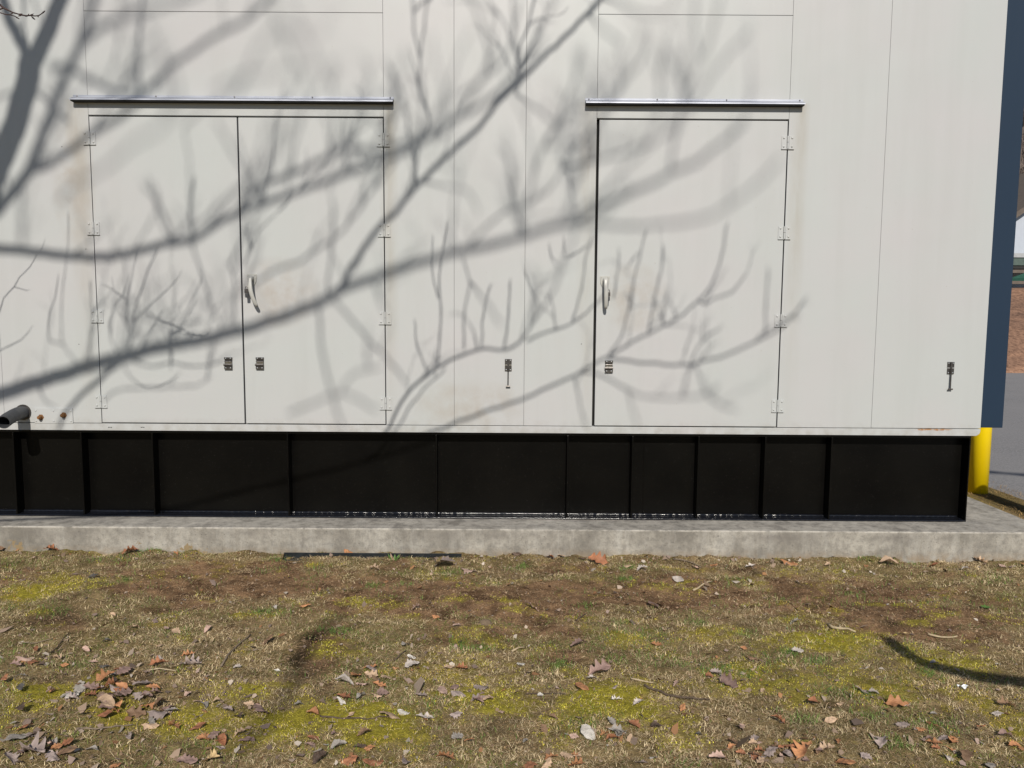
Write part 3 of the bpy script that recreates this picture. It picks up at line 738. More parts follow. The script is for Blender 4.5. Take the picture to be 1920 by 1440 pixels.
# each: points on the wall where its shadow falls (photo measure), diameter in cm at both ends, metres from wall to limb at both ends
BR = [
 ('trunk', [(-60,480),(-15,345),(25,240),(45,175),(58,112)], 16.5, 15.5, 5.0, 5.0),
 ('limb', [(56,112),(35,70),(15,30),(0,-20),(-20,-90)], 8, 6, 5, 5),
 ('limb', [(62,114),(85,70),(105,20),(125,-30),(150,-110)], 12, 9, 5, 5.2),
 ('branch', [(54,100),(47,60),(43,0),(40,-60)], 2.2, 1.5, 5, 5),
 ('limb', [(-90,500),(-40,430),(0,388),(40,340),(58,308),(90,225),(117,157),(150,86),(168,37),(182,-25)], 8, 5, 5.2, 8),
 ('limb', [(52,318),(88,310),(115,292),(158,262),(203,232),(240,208),(262,186),(280,165),(337,112),(405,67),(461,37),(516,-12)], 6, 3.4, 7, 7.5),
 ('branch', [(262,184),(258,112),(262,56),(270,-20)], 4, 3, 7, 6),
 ('branch', [(94,128),(124,125),(161,146),(210,169),(258,178)], 4.5, 3, 7, 7),
 ('branch', [(150,86),(195,49),(240,30),(322,4),(380,-20)], 5, 3, 8, 10),
 ('limb', [(-80,458),(-40,462),(0,466),(40,470),(100,477),(167,482),(227,478),(267,470),(307,458),(360,450),(400,424),(443,403),(480,386),(555,360),(630,334),(690,311),(720,300),(765,280),(800,258),(845,228),(905,195),(960,150),(1010,80)], 6.5, 3, 5.2, 7.5),
 ('branch', [(440,404),(480,352),(529,334),(574,315),(619,292),(660,277),(705,285),(757,270),(799,255),(822,240),(860,215),(888,170),(905,140),(930,90)], 4.5, 2.4, 6.5, 8.5),
 ('branch', [(780,356),(780,300),(790,265),(806,225),(787,169),(787,112),(776,56),(775,-20)], 2.2, 1.5, 4.5, 4.5),
 ('twig', [(787,112),(795,56),(801,5)], 1.6, 1.4, 4.5, 4.5),
 ('limb', [(612,560),(640,537),(657,503),(680,470),(703,437),(720,417),(740,400),(757,377),(799,330),(855,277),(900,236),(930,195),(975,150),(1020,105),(1065,64),(1125,0),(1160,-40)], 4.6, 2.8, 5.4, 4.2),
 ('twig', [(975,150),(972,94),(990,49),(1005,-15)], 2.0, 1.6, 4, 4),
 ('branch', [(975,150),(963,60),(962,-20)], 2, 1.6, 5, 6),
 ('limb', [(-120,778),(-60,762),(0,740),(60,720),(133,697),(187,680),(233,670),(293,653),(367,640),(450,620),(533,593),(600,567),(640,543),(693,523),(760,500),(827,480),(880,467),(960,450),(1027,427),(1080,418),(1114,397),(1146,379),(1187,359),(1233,338),(1262,321),(1309,303),(1335,280),(1367,257),(1402,227)], 8.8, 2.2, 4.6, 8.5),
 ('branch', [(236,672),(200,700),(160,733),(127,770),(108,812)], 4.2, 3, 4.8, 5.2),
 ('branch', [(1082,418),(1120,421),(1204,424),(1262,418),(1321,409),(1365,385),(1408,356),(1437,327),(1467,292)], 3.2, 2.4, 7, 10),
 ('branch', [(1257,321),(1262,277),(1274,227),(1286,181),(1306,125),(1327,87),(1338,44),(1353,-15)], 2.8, 2, 8, 9),
 ('branch', [(1286,172),(1262,128),(1248,82)], 2.2, 1.6, 8.5, 8.5),
 ('branch', [(1236,230),(1236,187),(1239,131),(1248,73)], 2.4, 1.8, 9, 9),
 ('branch', [(1290,205),(1306,181),(1335,140),(1359,108),(1385,82),(1408,55)], 2.6, 2, 9, 9),
 ('branch', [(1120,235),(1143,184),(1175,146),(1204,111),(1219,52)], 2.6, 2, 8, 8),
 ('branch', [(1312,105),(1303,58),(1303,-15)], 2.4, 2, 8.5, 8.5),
 ('branch', [(1090,420),(1120,376),(1152,335),(1198,292),(1233,262),(1262,233)], 2.6, 2, 8, 9),
 ('branch', [(985,380),(1000,335),(1017,277),(1044,233),(1067,175),(1087,122),(1093,82)], 2.6, 1.8, 7, 8),
 ('branch', [(1125,-5),(1163,6),(1204,26),(1239,29),(1257,15)], 2.4, 1.6, 8, 8),
 ('branch', [(1100,25),(1128,52),(1175,88)], 2.4, 1.8, 8, 8),
 ('twig', [(1078,415),(1070,350),(1060,320),(1056,298)], 1.6, 1.2, 5, 5),
 ('limb', [(1082,424),(1073,453),(1057,490),(1040,540),(1010,587),(987,623),(963,650),(935,657),(910,653),(860,670),(820,690),(773,727),(747,763),(730,800),(705,835),(670,856)], 2.0, 3.0, 4.2, 3.8),
 ('branch', [(835,690),(827,700),(793,730),(767,767),(743,807),(715,845)], 1.4, 2.2, 4.0, 4.2),
 ('twig', [(1115,440),(1107,456),(1060,487)], 1.0, 1.4, 3.6, 3.6),
 ('twig', [(987,640),(1027,623),(1073,607),(1110,577),(1140,545)], 1.9, 1.3, 3.8, 3.8),
 ('twig', [(1073,607),(1090,540),(1100,480),(1113,440)], 1.4, 1.0, 3.8, 3.8),
 ('twig', [(870,655),(870,580),(880,533),(867,480)], 1.6, 1.3, 3.7, 4.5),
 ('twig', [(903,650),(907,580),(923,530)], 1.5, 1.2, 3.6, 3.6),
 ('twig', [(945,652),(953,600),(957,523)], 1.7, 1.3, 3.6, 3.6),
 ('twig', [(1013,580),(990,530),(982,503)], 1.2, 1.0, 3.4, 3.4),
 ('twig', [(1050,505),(1033,483),(1030,453)], 1.2, 1.0, 3.4, 3.4),
 ('twig', [(1057,490),(1057,440)], 1.2, 1.0, 3.2, 3.2),
 ('twig', [(820,690),(823,647),(827,580),(823,523),(833,453),(840,413)], 1.8, 1.1, 3.8, 3.0),
 ('twig', [(822,560),(810,507),(812,440)], 1.3, .9, 3.3, 3.0),
 ('twig', [(803,700),(783,647),(777,597)], 1.5, 1.1, 3.6, 3.4),
 ('limb', [(-260,1030),(-120,1012),(60,985),(180,968),(300,946),(420,916),(560,882),(700,848),(820,807),(860,790),(907,773),(973,750),(1027,727),(1080,703),(1110,685),(1140,670),(1175,648),(1216,625),(1257,605),(1292,581),(1318,555),(1338,526),(1353,479),(1365,415)], 4.5, 1.2, 4.4, 4.4),
 ('twig', [(1310,565),(1321,570),(1338,561),(1373,546),(1402,508)], 1.6, 1.2, 4.4, 4.4),
 ('branch', [(1140,672),(1181,678),(1233,682),(1292,683),(1350,669),(1394,651),(1432,634),(1467,613),(1493,584),(1513,555)], 2.3, 1.9, 4.4, 5.0),
 ('twig', [(1435,632),(1437,555),(1440,500)], 1.6, 1.3, 4.9, 4.9),
 ('twig', [(1295,680),(1315,642),(1356,610)], 1.5, 1.2, 4.7, 4.7),
 ('twig', [(1216,625),(1227,555),(1242,497),(1242,460)], 1.7, 1.3, 4.4, 4.2),
 ('twig', [(1140,670),(1163,634),(1178,578),(1198,485),(1213,430)], 1.7, 1.2, 4.3, 3.9),
 ('twig', [(1198,473),(1172,505)], 1.1, 1.2, 4.0, 4.0),
 ('twig', [(1150,560),(1157,520),(1160,465)], 1.4, 1.1, 4.0, 4.0),
 ('branch', [(1085,700),(1117,701),(1175,730),(1198,742),(1277,745),(1324,739),(1350,718)], 2.0, 1.6, 5, 7),
 ('twig', [(1324,739),(1350,759),(1385,768)], 1.8, 1.8, 7, 7),
 ('twig', [(1303,684),(1324,739)], 1.5, 1.5, 6, 6.5),
 ('twig', [(1295,683),(1277,745)], 1.5, 1.5, 5, 6),
 ('twig', [(1175,730),(1198,800)], 1.6, 1.5, 6.5, 7),
 ('twig', [(1076,706),(1085,745),(1100,805)], 1.5, 1.4, 5, 5.5),
 ('branch', [(625,562),(660,600),(700,647),(733,680),(767,723)], 2.4, 2.0, 6, 6),
 ('branch', [(597,570),(603,647),(620,730),(645,812)], 2.8, 2.2, 6.5, 7.5),
 ('branch', [(540,775),(560,767),(620,743),(647,737),(713,773)], 2.2, 2, 7, 7.5),
 ('branch', [(640,740),(660,703),(720,687)], 2.0, 1.7, 7, 7),
 ('branch', [(450,550),(480,530),(520,505),(560,493),(593,467),(623,450),(647,427),(670,397),(700,355),(720,330),(745,296)], 2.8, 2.2, 6, 6.2),
 ('branch', [(612,562),(617,507),(623,453)], 2.4, 2.0, 6, 6),
 ('branch', [(697,521),(710,553),(727,590)], 2.6, 2.2, 7, 8),
 ('twig', [(880,527),(907,560),(943,613)], 1.9, 1.6, 6, 7),
 ('branch', [(877,467),(900,435),(949,397),(1005,375),(1042,337),(1058,300)], 2.5, 1.8, 6, 6.4),
 ('branch', [(790,340),(813,345),(877,360),(900,405)], 2.0, 1.6, 6, 7.5),
 ('branch', [(967,176),(1012,210),(1042,232),(1087,244)], 2.0, 1.6, 6, 8),
 ('branch', [(855,187),(892,157),(937,120),(960,75),(975,0)], 2.4, 2, 6.4, 6.4),
 ('twig', [(362,452),(356,394),(362,350),(366,330)], 2.0, 2.2, 5, 5),
 ('twig', [(322,456),(300,412),(277,326)], 1.8, 1.3, 6, 6.5),
 ('twig', [(458,500),(465,476),(487,431),(521,397)], 1.4, 1.1, 4.2, 4.2),
 ('twig', [(493,385),(499,356),(514,290)], 1.4, 1.5, 4.2, 4.2),
 ('branch', [(110,380),(140,345),(187,322),(225,292),(248,270),(300,240),(340,190)], 3.4, 2.2, 9, 12),
 ('branch', [(440,180),(465,131),(480,97),(499,75),(518,52),(555,60),(585,71)], 3.4, 2.0, 11, 12),
 ('branch', [(400,170),(420,161),(469,142),(560,130),(640,120)], 2.8, 1.6, 11, 12),
 ('twig', [(-30,640),(-5,598),(7,560),(27,537),(37,520),(57,500),(70,477),(80,463),(85,448)], 1.1, .5, 1.5, 1.15),
 ('twig', [(27,538),(50,545),(57,543)], .6, .4, 1.3, 1.2),
 ('twig', [(-40,680),(-5,660),(20,647),(40,637),(53,623),(62,610)], 1.0, .6, 2.0, 2.0),
 ('twig', [(153,690),(127,660),(117,643),(115,593),(117,547),(123,497),(128,447),(127,393)], 1.3, .7, 4.6, 2.6),
 ('twig', [(117,645),(93,640),(90,620),(93,587),(103,560),(110,513)], 1.2, .8, 3.0, 2.6),
 ('twig', [(168,684),(170,640),(173,597),(170,523)], 1.4, 1.1, 4.6, 3.4),
 ('twig', [(226,674),(207,633),(205,607),(217,570),(230,553),(243,513)], 1.3, .7, 4.0, 2.3),
 ('twig', [(230,672),(237,633),(238,593),(240,560),(245,533),(250,503),(257,477),(255,455)], 1.4, .65, 4.0, 2.2),
 ('twig', [(240,562),(223,552),(207,540),(190,532)], .8, .6, 2.4, 2.2),
 ('twig', [(213,543),(210,518)], .6, .5, 2.3, 2.2),
 ('twig', [(238,655),(250,607),(263,590),(293,563),(320,537),(333,523),(342,507)], 1.2, .6, 3.5, 2.0),
 ('twig', [(238,605),(222,587)], .7, .5, 2.6, 2.5),
 ('twig', [(248,610),(253,580),(267,540),(277,507),(290,480),(300,460)], 1.4, 1.1, 3.4, 3.2),
 ('twig', [(262,652),(290,607),(307,580)], 1.1, .9, 3.2, 3.2),
 ('twig', [(312,650),(320,640),(347,587),(377,527),(378,503)], 1.3, .9, 3.6, 3.2),
 ('twig', [(325,645),(333,627),(370,560)], 1.3, .9, 3.4, 3.2),
 ('twig', [(360,452),(377,513),(400,583)], 1.9, 1.6, 5, 5),
 ('twig', [(440,620),(440,583),(437,513),(423,488)], 1.9, 1.4, 5, 5),
 ('twig', [(437,513),(457,478)], 1.5, 1.2, 5, 5),
 ('twig', [(230,682),(247,710),(277,727),(300,723),(327,710),(334,702)], 1.1, .8, 3.6, 2.9),
 ('twig', [(240,674),(287,687),(320,680),(367,687),(420,677)], 1.8, 1.3, 4.4, 4.4),
 ('twig', [(195,752),(203,743),(233,730),(300,727),(367,723),(400,703)], 1.6, 1.3, 5, 5),
 ('twig', [(67,722),(87,753),(110,767)], 1.8, 1.3, 5, 5),
 ('twig', [(320,690),(320,613)], 1.6, 1.2, 4.4, 4.2),
 ('branch', [(45,320),(40,400),(42,470)], 3.2, 2.6, 8, 9),
 ('branch', [(130,230),(60,170),(0,180),(-40,190)], 3, 2.2, 6, 6),
 ('branch', [(365,450),(357,380),(355,300),(345,240)], 1.6, 1.2, 6, 7),
 ('branch', [(480,386),(505,300),(530,250),(560,230)], 2.4, 1.4, 8, 9),
 ('branch', [(690,311),(672,285),(668,260)], 2.4, 2.0, 6.5, 6.5),
 ('branch', [(830,250),(815,262),(835,235),(855,215)], 3.0, 2.4, 6.5, 6.5),
]
def wallpt(p, D): return on_wall(p[0], p[1]) + SV*D
def ok(P):
    q_ = project(P)
    return q_ is None or q_[0] < -45 or q_[0] > 1965 or q_[1] < -40 or q_[1] > 1500
tree = empty('bare_tree', (-4.25, 1.0, -.02), 'leafless budding tree whose one twig tip hangs into the top left corner', 'tree')
placed = []   # (px, py, D)
def arclen(pts):
    L = [0]
    for a, b in zip(pts, pts[1:]): L.append(L[-1] + math.hypot(b[0]-a[0], b[1]-a[1]))
    return [l/L[-1] for l in L]
def densify(pts, step=14):
    out = [pts[0]]
    n = len(pts)
    for i in range(n-1):
        p0, p1, p2, p3 = pts[max(i-1, 0)], pts[i], pts[i+1], pts[min(i+2, n-1)]
        k = max(1, int(math.hypot(p2[0]-p1[0], p2[1]-p1[1])/step))
        for j in range(1, k+1):
            t_ = j/k
            out.append(tuple(.5*((2*p1[c]) + (-p0[c]+p2[c])*t_ + (2*p0[c]-5*p1[c]+4*p2[c]-p3[c])*t_**2 + (-p0[c]+3*p1[c]-3*p2[c]+p3[c])*t_**3) for c in (0, 1)))
    return out
trs = random.Random(11)
def add_branch(kind, pts, w0, w1, D0, D1, wob=1.2, lead=None):
    D0, D1 = D0+max(0, D0-3.6)*.75, D1+max(0, D1-3.6)*.75
    pts = densify(pts)
    u = arclen(pts)
    best = min(placed, key=lambda q_: (q_[0]-pts[0][0])**2+(q_[1]-pts[0][1])**2, default=None)
    Ds = None
    if best and math.hypot(best[0]-pts[0][0], best[1]-pts[0][1]) < 22: Ds = best[2]
    P3, Rd = [], []
    for i, (p, t_) in enumerate(zip(pts, u)):
        D = D0 + (D1-D0)*t_
        if Ds is not None:
            k = max(0, 1-t_/.45); k = k*k*(3-2*k); D = D*(1-k) + Ds*k
        jit = 0 if i == 0 else wob
        pj = (p[0]+trs.uniform(-jit, jit), p[1]+trs.uniform(-jit, jit))
        while not ok(wallpt(pj, D)) and D < 12: D += .12
        P3.append(wallpt(pj, D)); placed.append((p[0], p[1], D))
        w_ = (w0 + (w1-w0)*t_)*(.0100 if w0 > 7.5 else (.0086 if w0 > 4 else .0070))
        if kind == 'twig' and i % 3 == 1: w_ *= 1.22
        Rd.append(w_/2)
    if kind != 'trunk' and pts[-1][1] > 20: Rd[-1] *= .4
    # smooth the distance where it was pushed out
    if lead: P3 = [Vector(p) for p in lead] + P3; Rd = [Rd[0]*1.25]*len(lead) + Rd
    n_ = 12 if w0 > 6 else (8 if w0 > 2.5 else 6)
    MB().tube(P3, Rd, n_).build(kind, M['bark'], tree, origin=P3[0], smooth=True)
    return pts, u
for i, (k, pts, w0, w1, D0, D1) in enumerate(BR):
    lead = None
    if k == 'trunk': lead = [(-4.25, 1.0, -.1), (-4.2, 1.05, 1.5), (-4.05, 1.15, 3.2)]
    elif pts[0] == (-120, 778): lead = [(-4.05, 1.15, 3.3)]
    elif pts[0] == (-260, 1030): lead = [(-4.21, 1.03, 1.3), (-4.2, 1.2, 1.9)]
    add_branch(k, pts, w0, w1, D0, D1, wob=.5 if D1 < 3.4 else 1.5, lead=lead)
# finer shoots reaching up from the limbs, blurred on the wall by their distance
def sprays(n_, xr, yr, Dr, Lr, wr, seed):
    r_ = random.Random(seed); k = 0; tries = 0
    cand = [p for p in placed if xr[0] < p[0] < xr[1] and yr[0] < p[1] < yr[1] and p[2] > 4]
    while k < n_ and tries < 4000 and cand:
        tries += 1
        b_ = r_.choice(cand); L = r_.uniform(*Lr); a = R(r_.gauss(72, 26)); pts = [(b_[0], b_[1])]
        bend = r_.uniform(-.25, .35)
        m_ = 4
        for s_ in range(m_):
            a += bend*.5 + r_.uniform(-.12, .12)
            q0 = pts[-1]; pts.append((q0[0]+math.cos(a)*L/m_, q0[1]-math.sin(a)*L/m_))
        w_ = r_.uniform(*wr); D = min(14, b_[2] + r_.uniform(*Dr))
        D_ = min(D, 10); n0 = len(placed)
        dd = lambda q_: q_ if q_ < 3.6 else (q_+.75*3.6)/1.75
        add_branch('twig', pts, w_, w_*.6, dd(b_[2]), dd(D), wob=1.5); k += 1
        mine = placed[n0:]
        for c_ in range(r_.choice((0, 1, 1, 2))):
            q_ = r_.choice(mine[len(mine)//4:]); a2 = a + r_.choice((-1, 1))*r_.uniform(.3, .8); L2 = L*r_.uniform(.25, .5)
            p2 = [(q_[0], q_[1]), (q_[0]+math.cos(a2)*L2*.5, q_[1]-math.sin(a2)*L2*.5), (q_[0]+math.cos(a2+.25)*L2, q_[1]-math.sin(a2+.25)*L2)]
            add_branch('twig', p2, w_*.6, w_*.4, dd(q_[2]), dd(q_[2])+r_.uniform(-.4, .6), wob=1.0)
sprays(70, (0, 1080), (-40, 500), (1, 6), (80, 260), (1.5, 3.0), 5)
sprays(26, (1050, 1420), (150, 460), (.5, 4), (60, 170), (1.3, 2.3), 6)
sprays(36, (100, 1050), (430, 720), (.5, 4), (50, 150), (1.1, 2.0), 8)
sprays(16, (1120, 1450), (560, 760), (0, 1.5), (30, 90), (.9, 1.5), 9)
sprays(26, (20, 420), (560, 740), (-.8, .6), (50, 140), (.8, 1.4), 14)
sprays(22, (560, 1080), (150, 640), (-.6, .8), (50, 130), (.9, 1.5), 15)
sprays(34, (0, 520), (430, 760), (-1.2, .2), (35, 110), (.6, 1.0), 31)
sprays(34, (700, 1460), (400, 760), (-1.0, .3), (35, 100), (.6, 1.0), 32)
sprays(26, (380, 1300), (0, 430), (-1.5, 0), (50, 150), (.9, 1.4), 33)
# limbs whose shadows lie on the grass, far from the view
def ground_branch(pts, w0, w1, D0, D1, lead, parent, kind='limb'):
    pts = densify(pts, 18); u = arclen(pts); P3, Rd = [], []
    for p, t_ in zip(pts, u):
        g_ = on_ground(p[0], p[1]); D = D0+(D1-D0)*t_
        while not ok(g_ + SV*D) and D < 12: D += .1
        P3.append(g_ + SV*D); Rd.append((w0+(w1-w0)*t_)*.005*trs.uniform(.85, 1.15))
    Rd[-1] *= .5
    if lead: P3 = [Vector(p) for p in lead]+P3; Rd = [Rd[0]*1.1]*len(lead)+Rd
    MB().tube(P3, Rd, 9).build(kind, M['bark'], parent, origin=P3[0], smooth=True)
ground_branch([(460,1395),(520,1330),(560,1260),(590,1200),(640,1150)], 5, 3.5, 11, 12, None, tree)
caster_tree = empty('shadow_tree', (7.3, .4, -.1), 'unseen bare tree added beyond the right edge to cast shadows from its limbs', 'tree')  # unseen tree, added only for the shadows its limbs cast
MB().tube([(7.3, .4, -.15), (7.25, .4, 1.5), (7.35, .45, 3.2), (7.3, .5, 4.6)], [.19, .15, .12, .06], 12).build('trunk', M['bark'], caster_tree, origin=(7.3, .4, -.1), smooth=True)  # trunk of the unseen tree added for its shadows
ground_branch([(2050,1290),(1985,1284),(1920,1275),(1870,1271),(1820,1263),(1770,1252),(1725,1240),(1697,1225),(1680,1208),(1668,1196)], 6.5, 8.5, 2.9, 2.9, [(7.28, .42, 2.2), (4.2, .9, 1.9)], caster_tree)  # added limb, shaped to cast the curved shadow on the grass
MB().tube([(7.3, .45, 3.3), (7.0, -1.5, 5.6), (6.2, -2.2, 7.3), (5.2, -2.6, 8.2)], [.07, .06, .05, .03], 8).build('limb', M['bark'], caster_tree, smooth=True)  # this limb and the next are added for the shadow lines on the asphalt
MB().tube([(7.3, .45, 3.8), (7.2, -1.8, 6.2), (6.4, -2.9, 8.0), (5.3, -3.4, 8.6)], [.06, .05, .04, .03], 8).build('limb', M['bark'], caster_tree, smooth=True)

# the twig in view, with its pointed buds
TY = 3.42
def tp(px_, py_, Y=TY):
    return on_wall(px_, py_, Y)
hang = MB()
main = [(-60,-14),(-25,0),(0,9),(7,15),(15,19),(24,23.5),(33,26),(42,28.5),(50,29.5),(58,29),(66,30),(73,29),(79,25),(84.5,20)]
P3 = [tp(*p) for p in main]; Rr = [.0062,.0055,.0048,.0052,.0040,.0036,.0032,.0036,.0030,.0034,.0028,.0024,.0026,.0016]
hang.tube([tp(-60,-14)+SV*3.2+Vector((-.10, 0, .05)), tp(-60,-14)+SV*1.3+Vector((-.03, 0, .02))] + P3, [.006, .005] + [q_*.85 for q_ in Rr], 8)
hang.tube([tp(-30,30), tp(0,17.5), tp(7,14.5)], [.003, .0028, .003], 6)
hang.tube([tp(-20,20), tp(0,23.7), tp(10,27), tp(20,28), tp(28,30.5), tp(32,33.5)], [.0028,.0024,.0022,.0022,.002,.0026], 6)
ht = hang.build('twig', M['budtwig'], tree, smooth=True, label='thin red brown twig with pointed buds hanging into the top left corner')
for (a, b_, r_) in (((28,30.5),(37,36),.0042),((59,31),(66.5,37.5),.0044),((24,25),(19,26.5),.003),((34,27),(43,26),.0036),((41,28.5),(33,30.5),.0034),((52,29),(55,25.5),.0028),((55,29.5),(64,25.5),.0034),((70,29.5),(73,32.5),.0034),((79,25),(85,20),.0042),((45,29.5),(52,31),.0036),((30,25),(27,24),.0026)):
    A, B_ = tp(*a), tp(*b_)
    MB().tube([A, A+(B_-A)*.35, A+(B_-A)*.75, B_], [r_*.35, r_*.8, r_*.55, .0002], 6).build('bud', M['budtwig'], ht, smooth=True)

# ------------------------------------------------------------------ blades, moss and litter
def in_lawn(n_, rng_, y0=2.35, y1=5.04):
    out = []
    y = rng_.uniform(y0, y1, n_*2); x = rng_.uniform(-1, 1, n_*2)*4.3
    keep = np.abs(x) < .74*y + .35
    x, y = x[keep][:n_], y[keep][:n_]
    return x, y
def blades(x, y, L, W, tilt, col, rng_, name, lift=0.0, **kw):
    n_ = len(x); az = rng_.uniform(0, 2*math.pi, n_)
    z = ground_z(x, y) + lift
    d = np.stack([np.cos(az)*np.sin(tilt), np.sin(az)*np.sin(tilt), np.cos(tilt)], -1)
    sd = np.stack([-np.sin(az), np.cos(az), np.zeros(n_)], -1)
    base = np.stack([x, y, z], -1)
    bend = np.stack([np.cos(az), np.sin(az), -np.ones(n_)*.9], -1)*(L*rng_.uniform(.05, .35, n_))[:, None]
    wob = sd*(L*rng_.uniform(-.10, .10, n_))[:, None]
    p1 = base + d*(L*.5)[:, None] + wob; p2 = base + d*L[:, None] + bend
    p2[:, 2] = np.maximum(p2[:, 2], z + .001); p1[:, 2] = np.maximum(p1[:, 2], z+.002)
    h = sd*(W*.5)[:, None]
    V = np.stack([base-h, base+h, p1-h*.8, p1+h*.8, p2], 1).reshape(-1, 3)
    i = np.arange(n_)*5
    T = np.concatenate([np.stack([i, i+1, i+3], -1), np.stack([i, i+3, i+2], -1), np.stack([i+2, i+3, i+4], -1)])
    return mesh_np(name, V, T, M['blade'], np.repeat(col, 5, 0), False, None, **kw)
rg = np.random.RandomState(3)
# dry straw
x, y = in_lawn(330000, rg); mo, so = masks(x, y)
shd = np.clip(field('soil_shade', SOIL_SHADE, x, y)*1.5, 0, 1)
dens = np.clip(.24 + 1.0*fbm(x*6, y*7, 31) - .74*so - .30*mo - .9*shd, .02, 1)
k = rg.rand(len(x)) < dens
x, y, so, mo = x[k], y[k], so[k], mo[k]; n_ = len(x)
t1 = rg.rand(n_, 1); g_ = fbm(x*3, y*4, 33)[:, None]
lum = np.clip((fbm(x*9, y*13, 36, 4)-.5)*2.4+.5, 0, 1)[:, None]
c = (np.array([.21, .14, .06])*(1-t1) + np.array([.90, .74, .47])*t1**1.3)*(.58+.9*lum)
grn = (rg.rand(n_, 1) < np.clip((g_-.42)*1.6, .03, .6))
c = np.where(grn, np.array([.15, .19, .04])*(.7+.9*rg.rand(n_, 1)), c)
blades(x, y, rg.uniform(.010, .034, n_), rg.uniform(.0009, .0021, n_), R(66)+rg.normal(0, .30, n_), c, rg, 'dry_grass', .001, kind='stuff', label='short dry straw coloured winter grass covering the lawn', cat='grass')
# fine thatch on bare soil
x, y = in_lawn(110000, rg); n_ = len(x)
c = np.array([.50, .33, .19])*(.2+1.5*rg.rand(n_, 1)**1.5)
blades(x, y, rg.uniform(.008, .024, n_), rg.uniform(.0008, .0019, n_), R(84)+rg.normal(0, .12, n_), c, rg, 'dead_thatch', .002, kind='stuff', label='brown dead grass bits lying over the bare soil', cat='grass')
# moss tufts
x, y = in_lawn(330000, rg); mo, so = masks(x, y)
k = rg.rand(len(x)) < mo*.9; x, y = x[k], y[k]; n_ = len(x)
t1 = fbm(x*25, y*25, 51)[:, None]
hue = fbm(x*2.3, y*3.1, 52)[:, None]
c = (np.array([.38, .34, .035])*(1-t1) + np.array([.80, .72, .11])*t1)*(.66+.7*rg.rand(n_, 1))
c = c*(1-.55*np.clip((.52-hue)*4, 0, 1)*np.array([.25, .5, .3]))
blades(x, y, rg.uniform(.004, .010, n_), rg.uniform(.0018, .0034, n_), np.abs(rg.normal(0, .7, n_)), c, rg, 'moss', .003, kind='stuff', label='yellow green moss patches in the lawn', cat='moss')
# edge of the lot: straw and litter gathered behind the bollards
x = rg.uniform(3.70, 4.78, 5200); y = rg.uniform(5.6, 8.4, 5200); k = (fbm(x*5, y*5, 83) > .42) | (x < 4.5); x, y = x[k], y[k]; n_ = len(x)
c = (np.array([.16, .10, .045])+np.array([.42, .27, .10])*rg.rand(n_, 1))*(.5+.7*rg.rand(n_, 1))
blades(x, y, rg.uniform(.015, .05, n_), rg.uniform(.002, .004, n_), R(65)+rg.normal(0, .3, n_), c, rg, 'edge_litter', .004, kind='stuff', label='dry brown grass and litter along the edge of the asphalt lot', cat='grass')
# green tufts
TU = [(185,1055),(235,1055),(288,1040),(345,1040),(520,1050),(515,1070),(838,1072),(1165,1068),(1180,1065),(1380,1083),(1620,1050),(1655,1052),(1705,1055),(235,1095),(105,1150),(600,1180),(640,1185),(495,1150),(1100,1135),(1165,1165),(1170,1085),(1305,1165),(1380,1095),(1220,1190),(1400,1190),(1275,1240),(1355,1255),(1340,1250),(1090,1355),(1140,1360),(1400,1262),(1560,1300),(1610,1300),(1680,1395),(1640,1345),(1700,1215),(1740,1260),(980,1060),(960,1065),(905,1215),(860,1205),(1480,1225),(1440,1235),(1760,1365),(1590,1110),(1830,1092),(1870,1085),(350,1185),(130,1248),(700,1100),(760,1098),(1150,1240),(1210,1240),(1050,1250),(1500,1345),(1530,1240),(400,1395),(880,1215)]
xs_, ys_ = [], []
for p in TU:
    g0 = on_ground(*p); m_ = rg.randint(60, 170); sp = rg.uniform(.02, .055)
    xs_.append(g0.x + rg.normal(0, sp*1.3, m_)); ys_.append(np.minimum(g0.y + rg.normal(0, sp, m_), 5.03))
x = np.concatenate(xs_); y = np.concatenate(ys_)
x2, y2 = in_lawn(60000, rg); k = rg.rand(len(x2)) < np.clip((fbm(x2*3.3, y2*4.2, 77)-.53)*3, 0, 1); x = np.concatenate([x, x2[k]]); y = np.concatenate([y, y2[k]]); n_ = len(x)
c = np.array([.085, .17, .035])*(.6+1.1*rg.rand(n_, 1)) + np.array([.06, .05, .01])*rg.rand(n_, 1)
blades(x, y, rg.uniform(.015, .04, n_), rg.uniform(.0012, .0022, n_), np.abs(rg.normal(R(35), .4, n_)), c, rg, 'green_grass', .001, kind='stuff', label='green grass tufts coming up through the lawn', cat='grass')
# crumbs of broken leaf
n_ = 14000
x, y = in_lawn(n_, rg); n_ = len(x)
LIT = [(230,1300,190,60,1.0),(60,1410,140,40,.8),(130,1240,140,30,.45),(420,1400,140,40,.6),(700,1270,120,40,.6),(700,1310,120,30,.5),(1170,1370,140,40,.5),(1480,1400,150,40,.9),(1420,1410,90,30,.8),(1800,1400,150,50,.6),(860,1300,80,40,.4),(100,1035,300,10,.8),(1200,1050,500,9,.7),(1750,1055,250,10,.6),(860,1062,90,14,.6),(1010,1150,60,14,.5),(420,1330,120,30,.5),(1360,1265,50,20,.5)]
k = rg.rand(n_) < np.clip(.10 + .9*field('lit', LIT, x, y) + .5*(fbm(x*4, y*4, 91)-.45), .05, 1); x, y = x[k], y[k]; n_ = len(x)
sz = rg.gamma(1.8, .0032, n_)+.002
ang = rg.uniform(0, 6.28, n_)[:, None] + np.array([0, 1.2, 2.5, 3.9, 5.1])[None]
rad = sz[:, None]*rg.uniform(.30, 1.35, (n_, 5))
tx, ty = rg.normal(0, .35, n_), rg.normal(0, .35, n_)
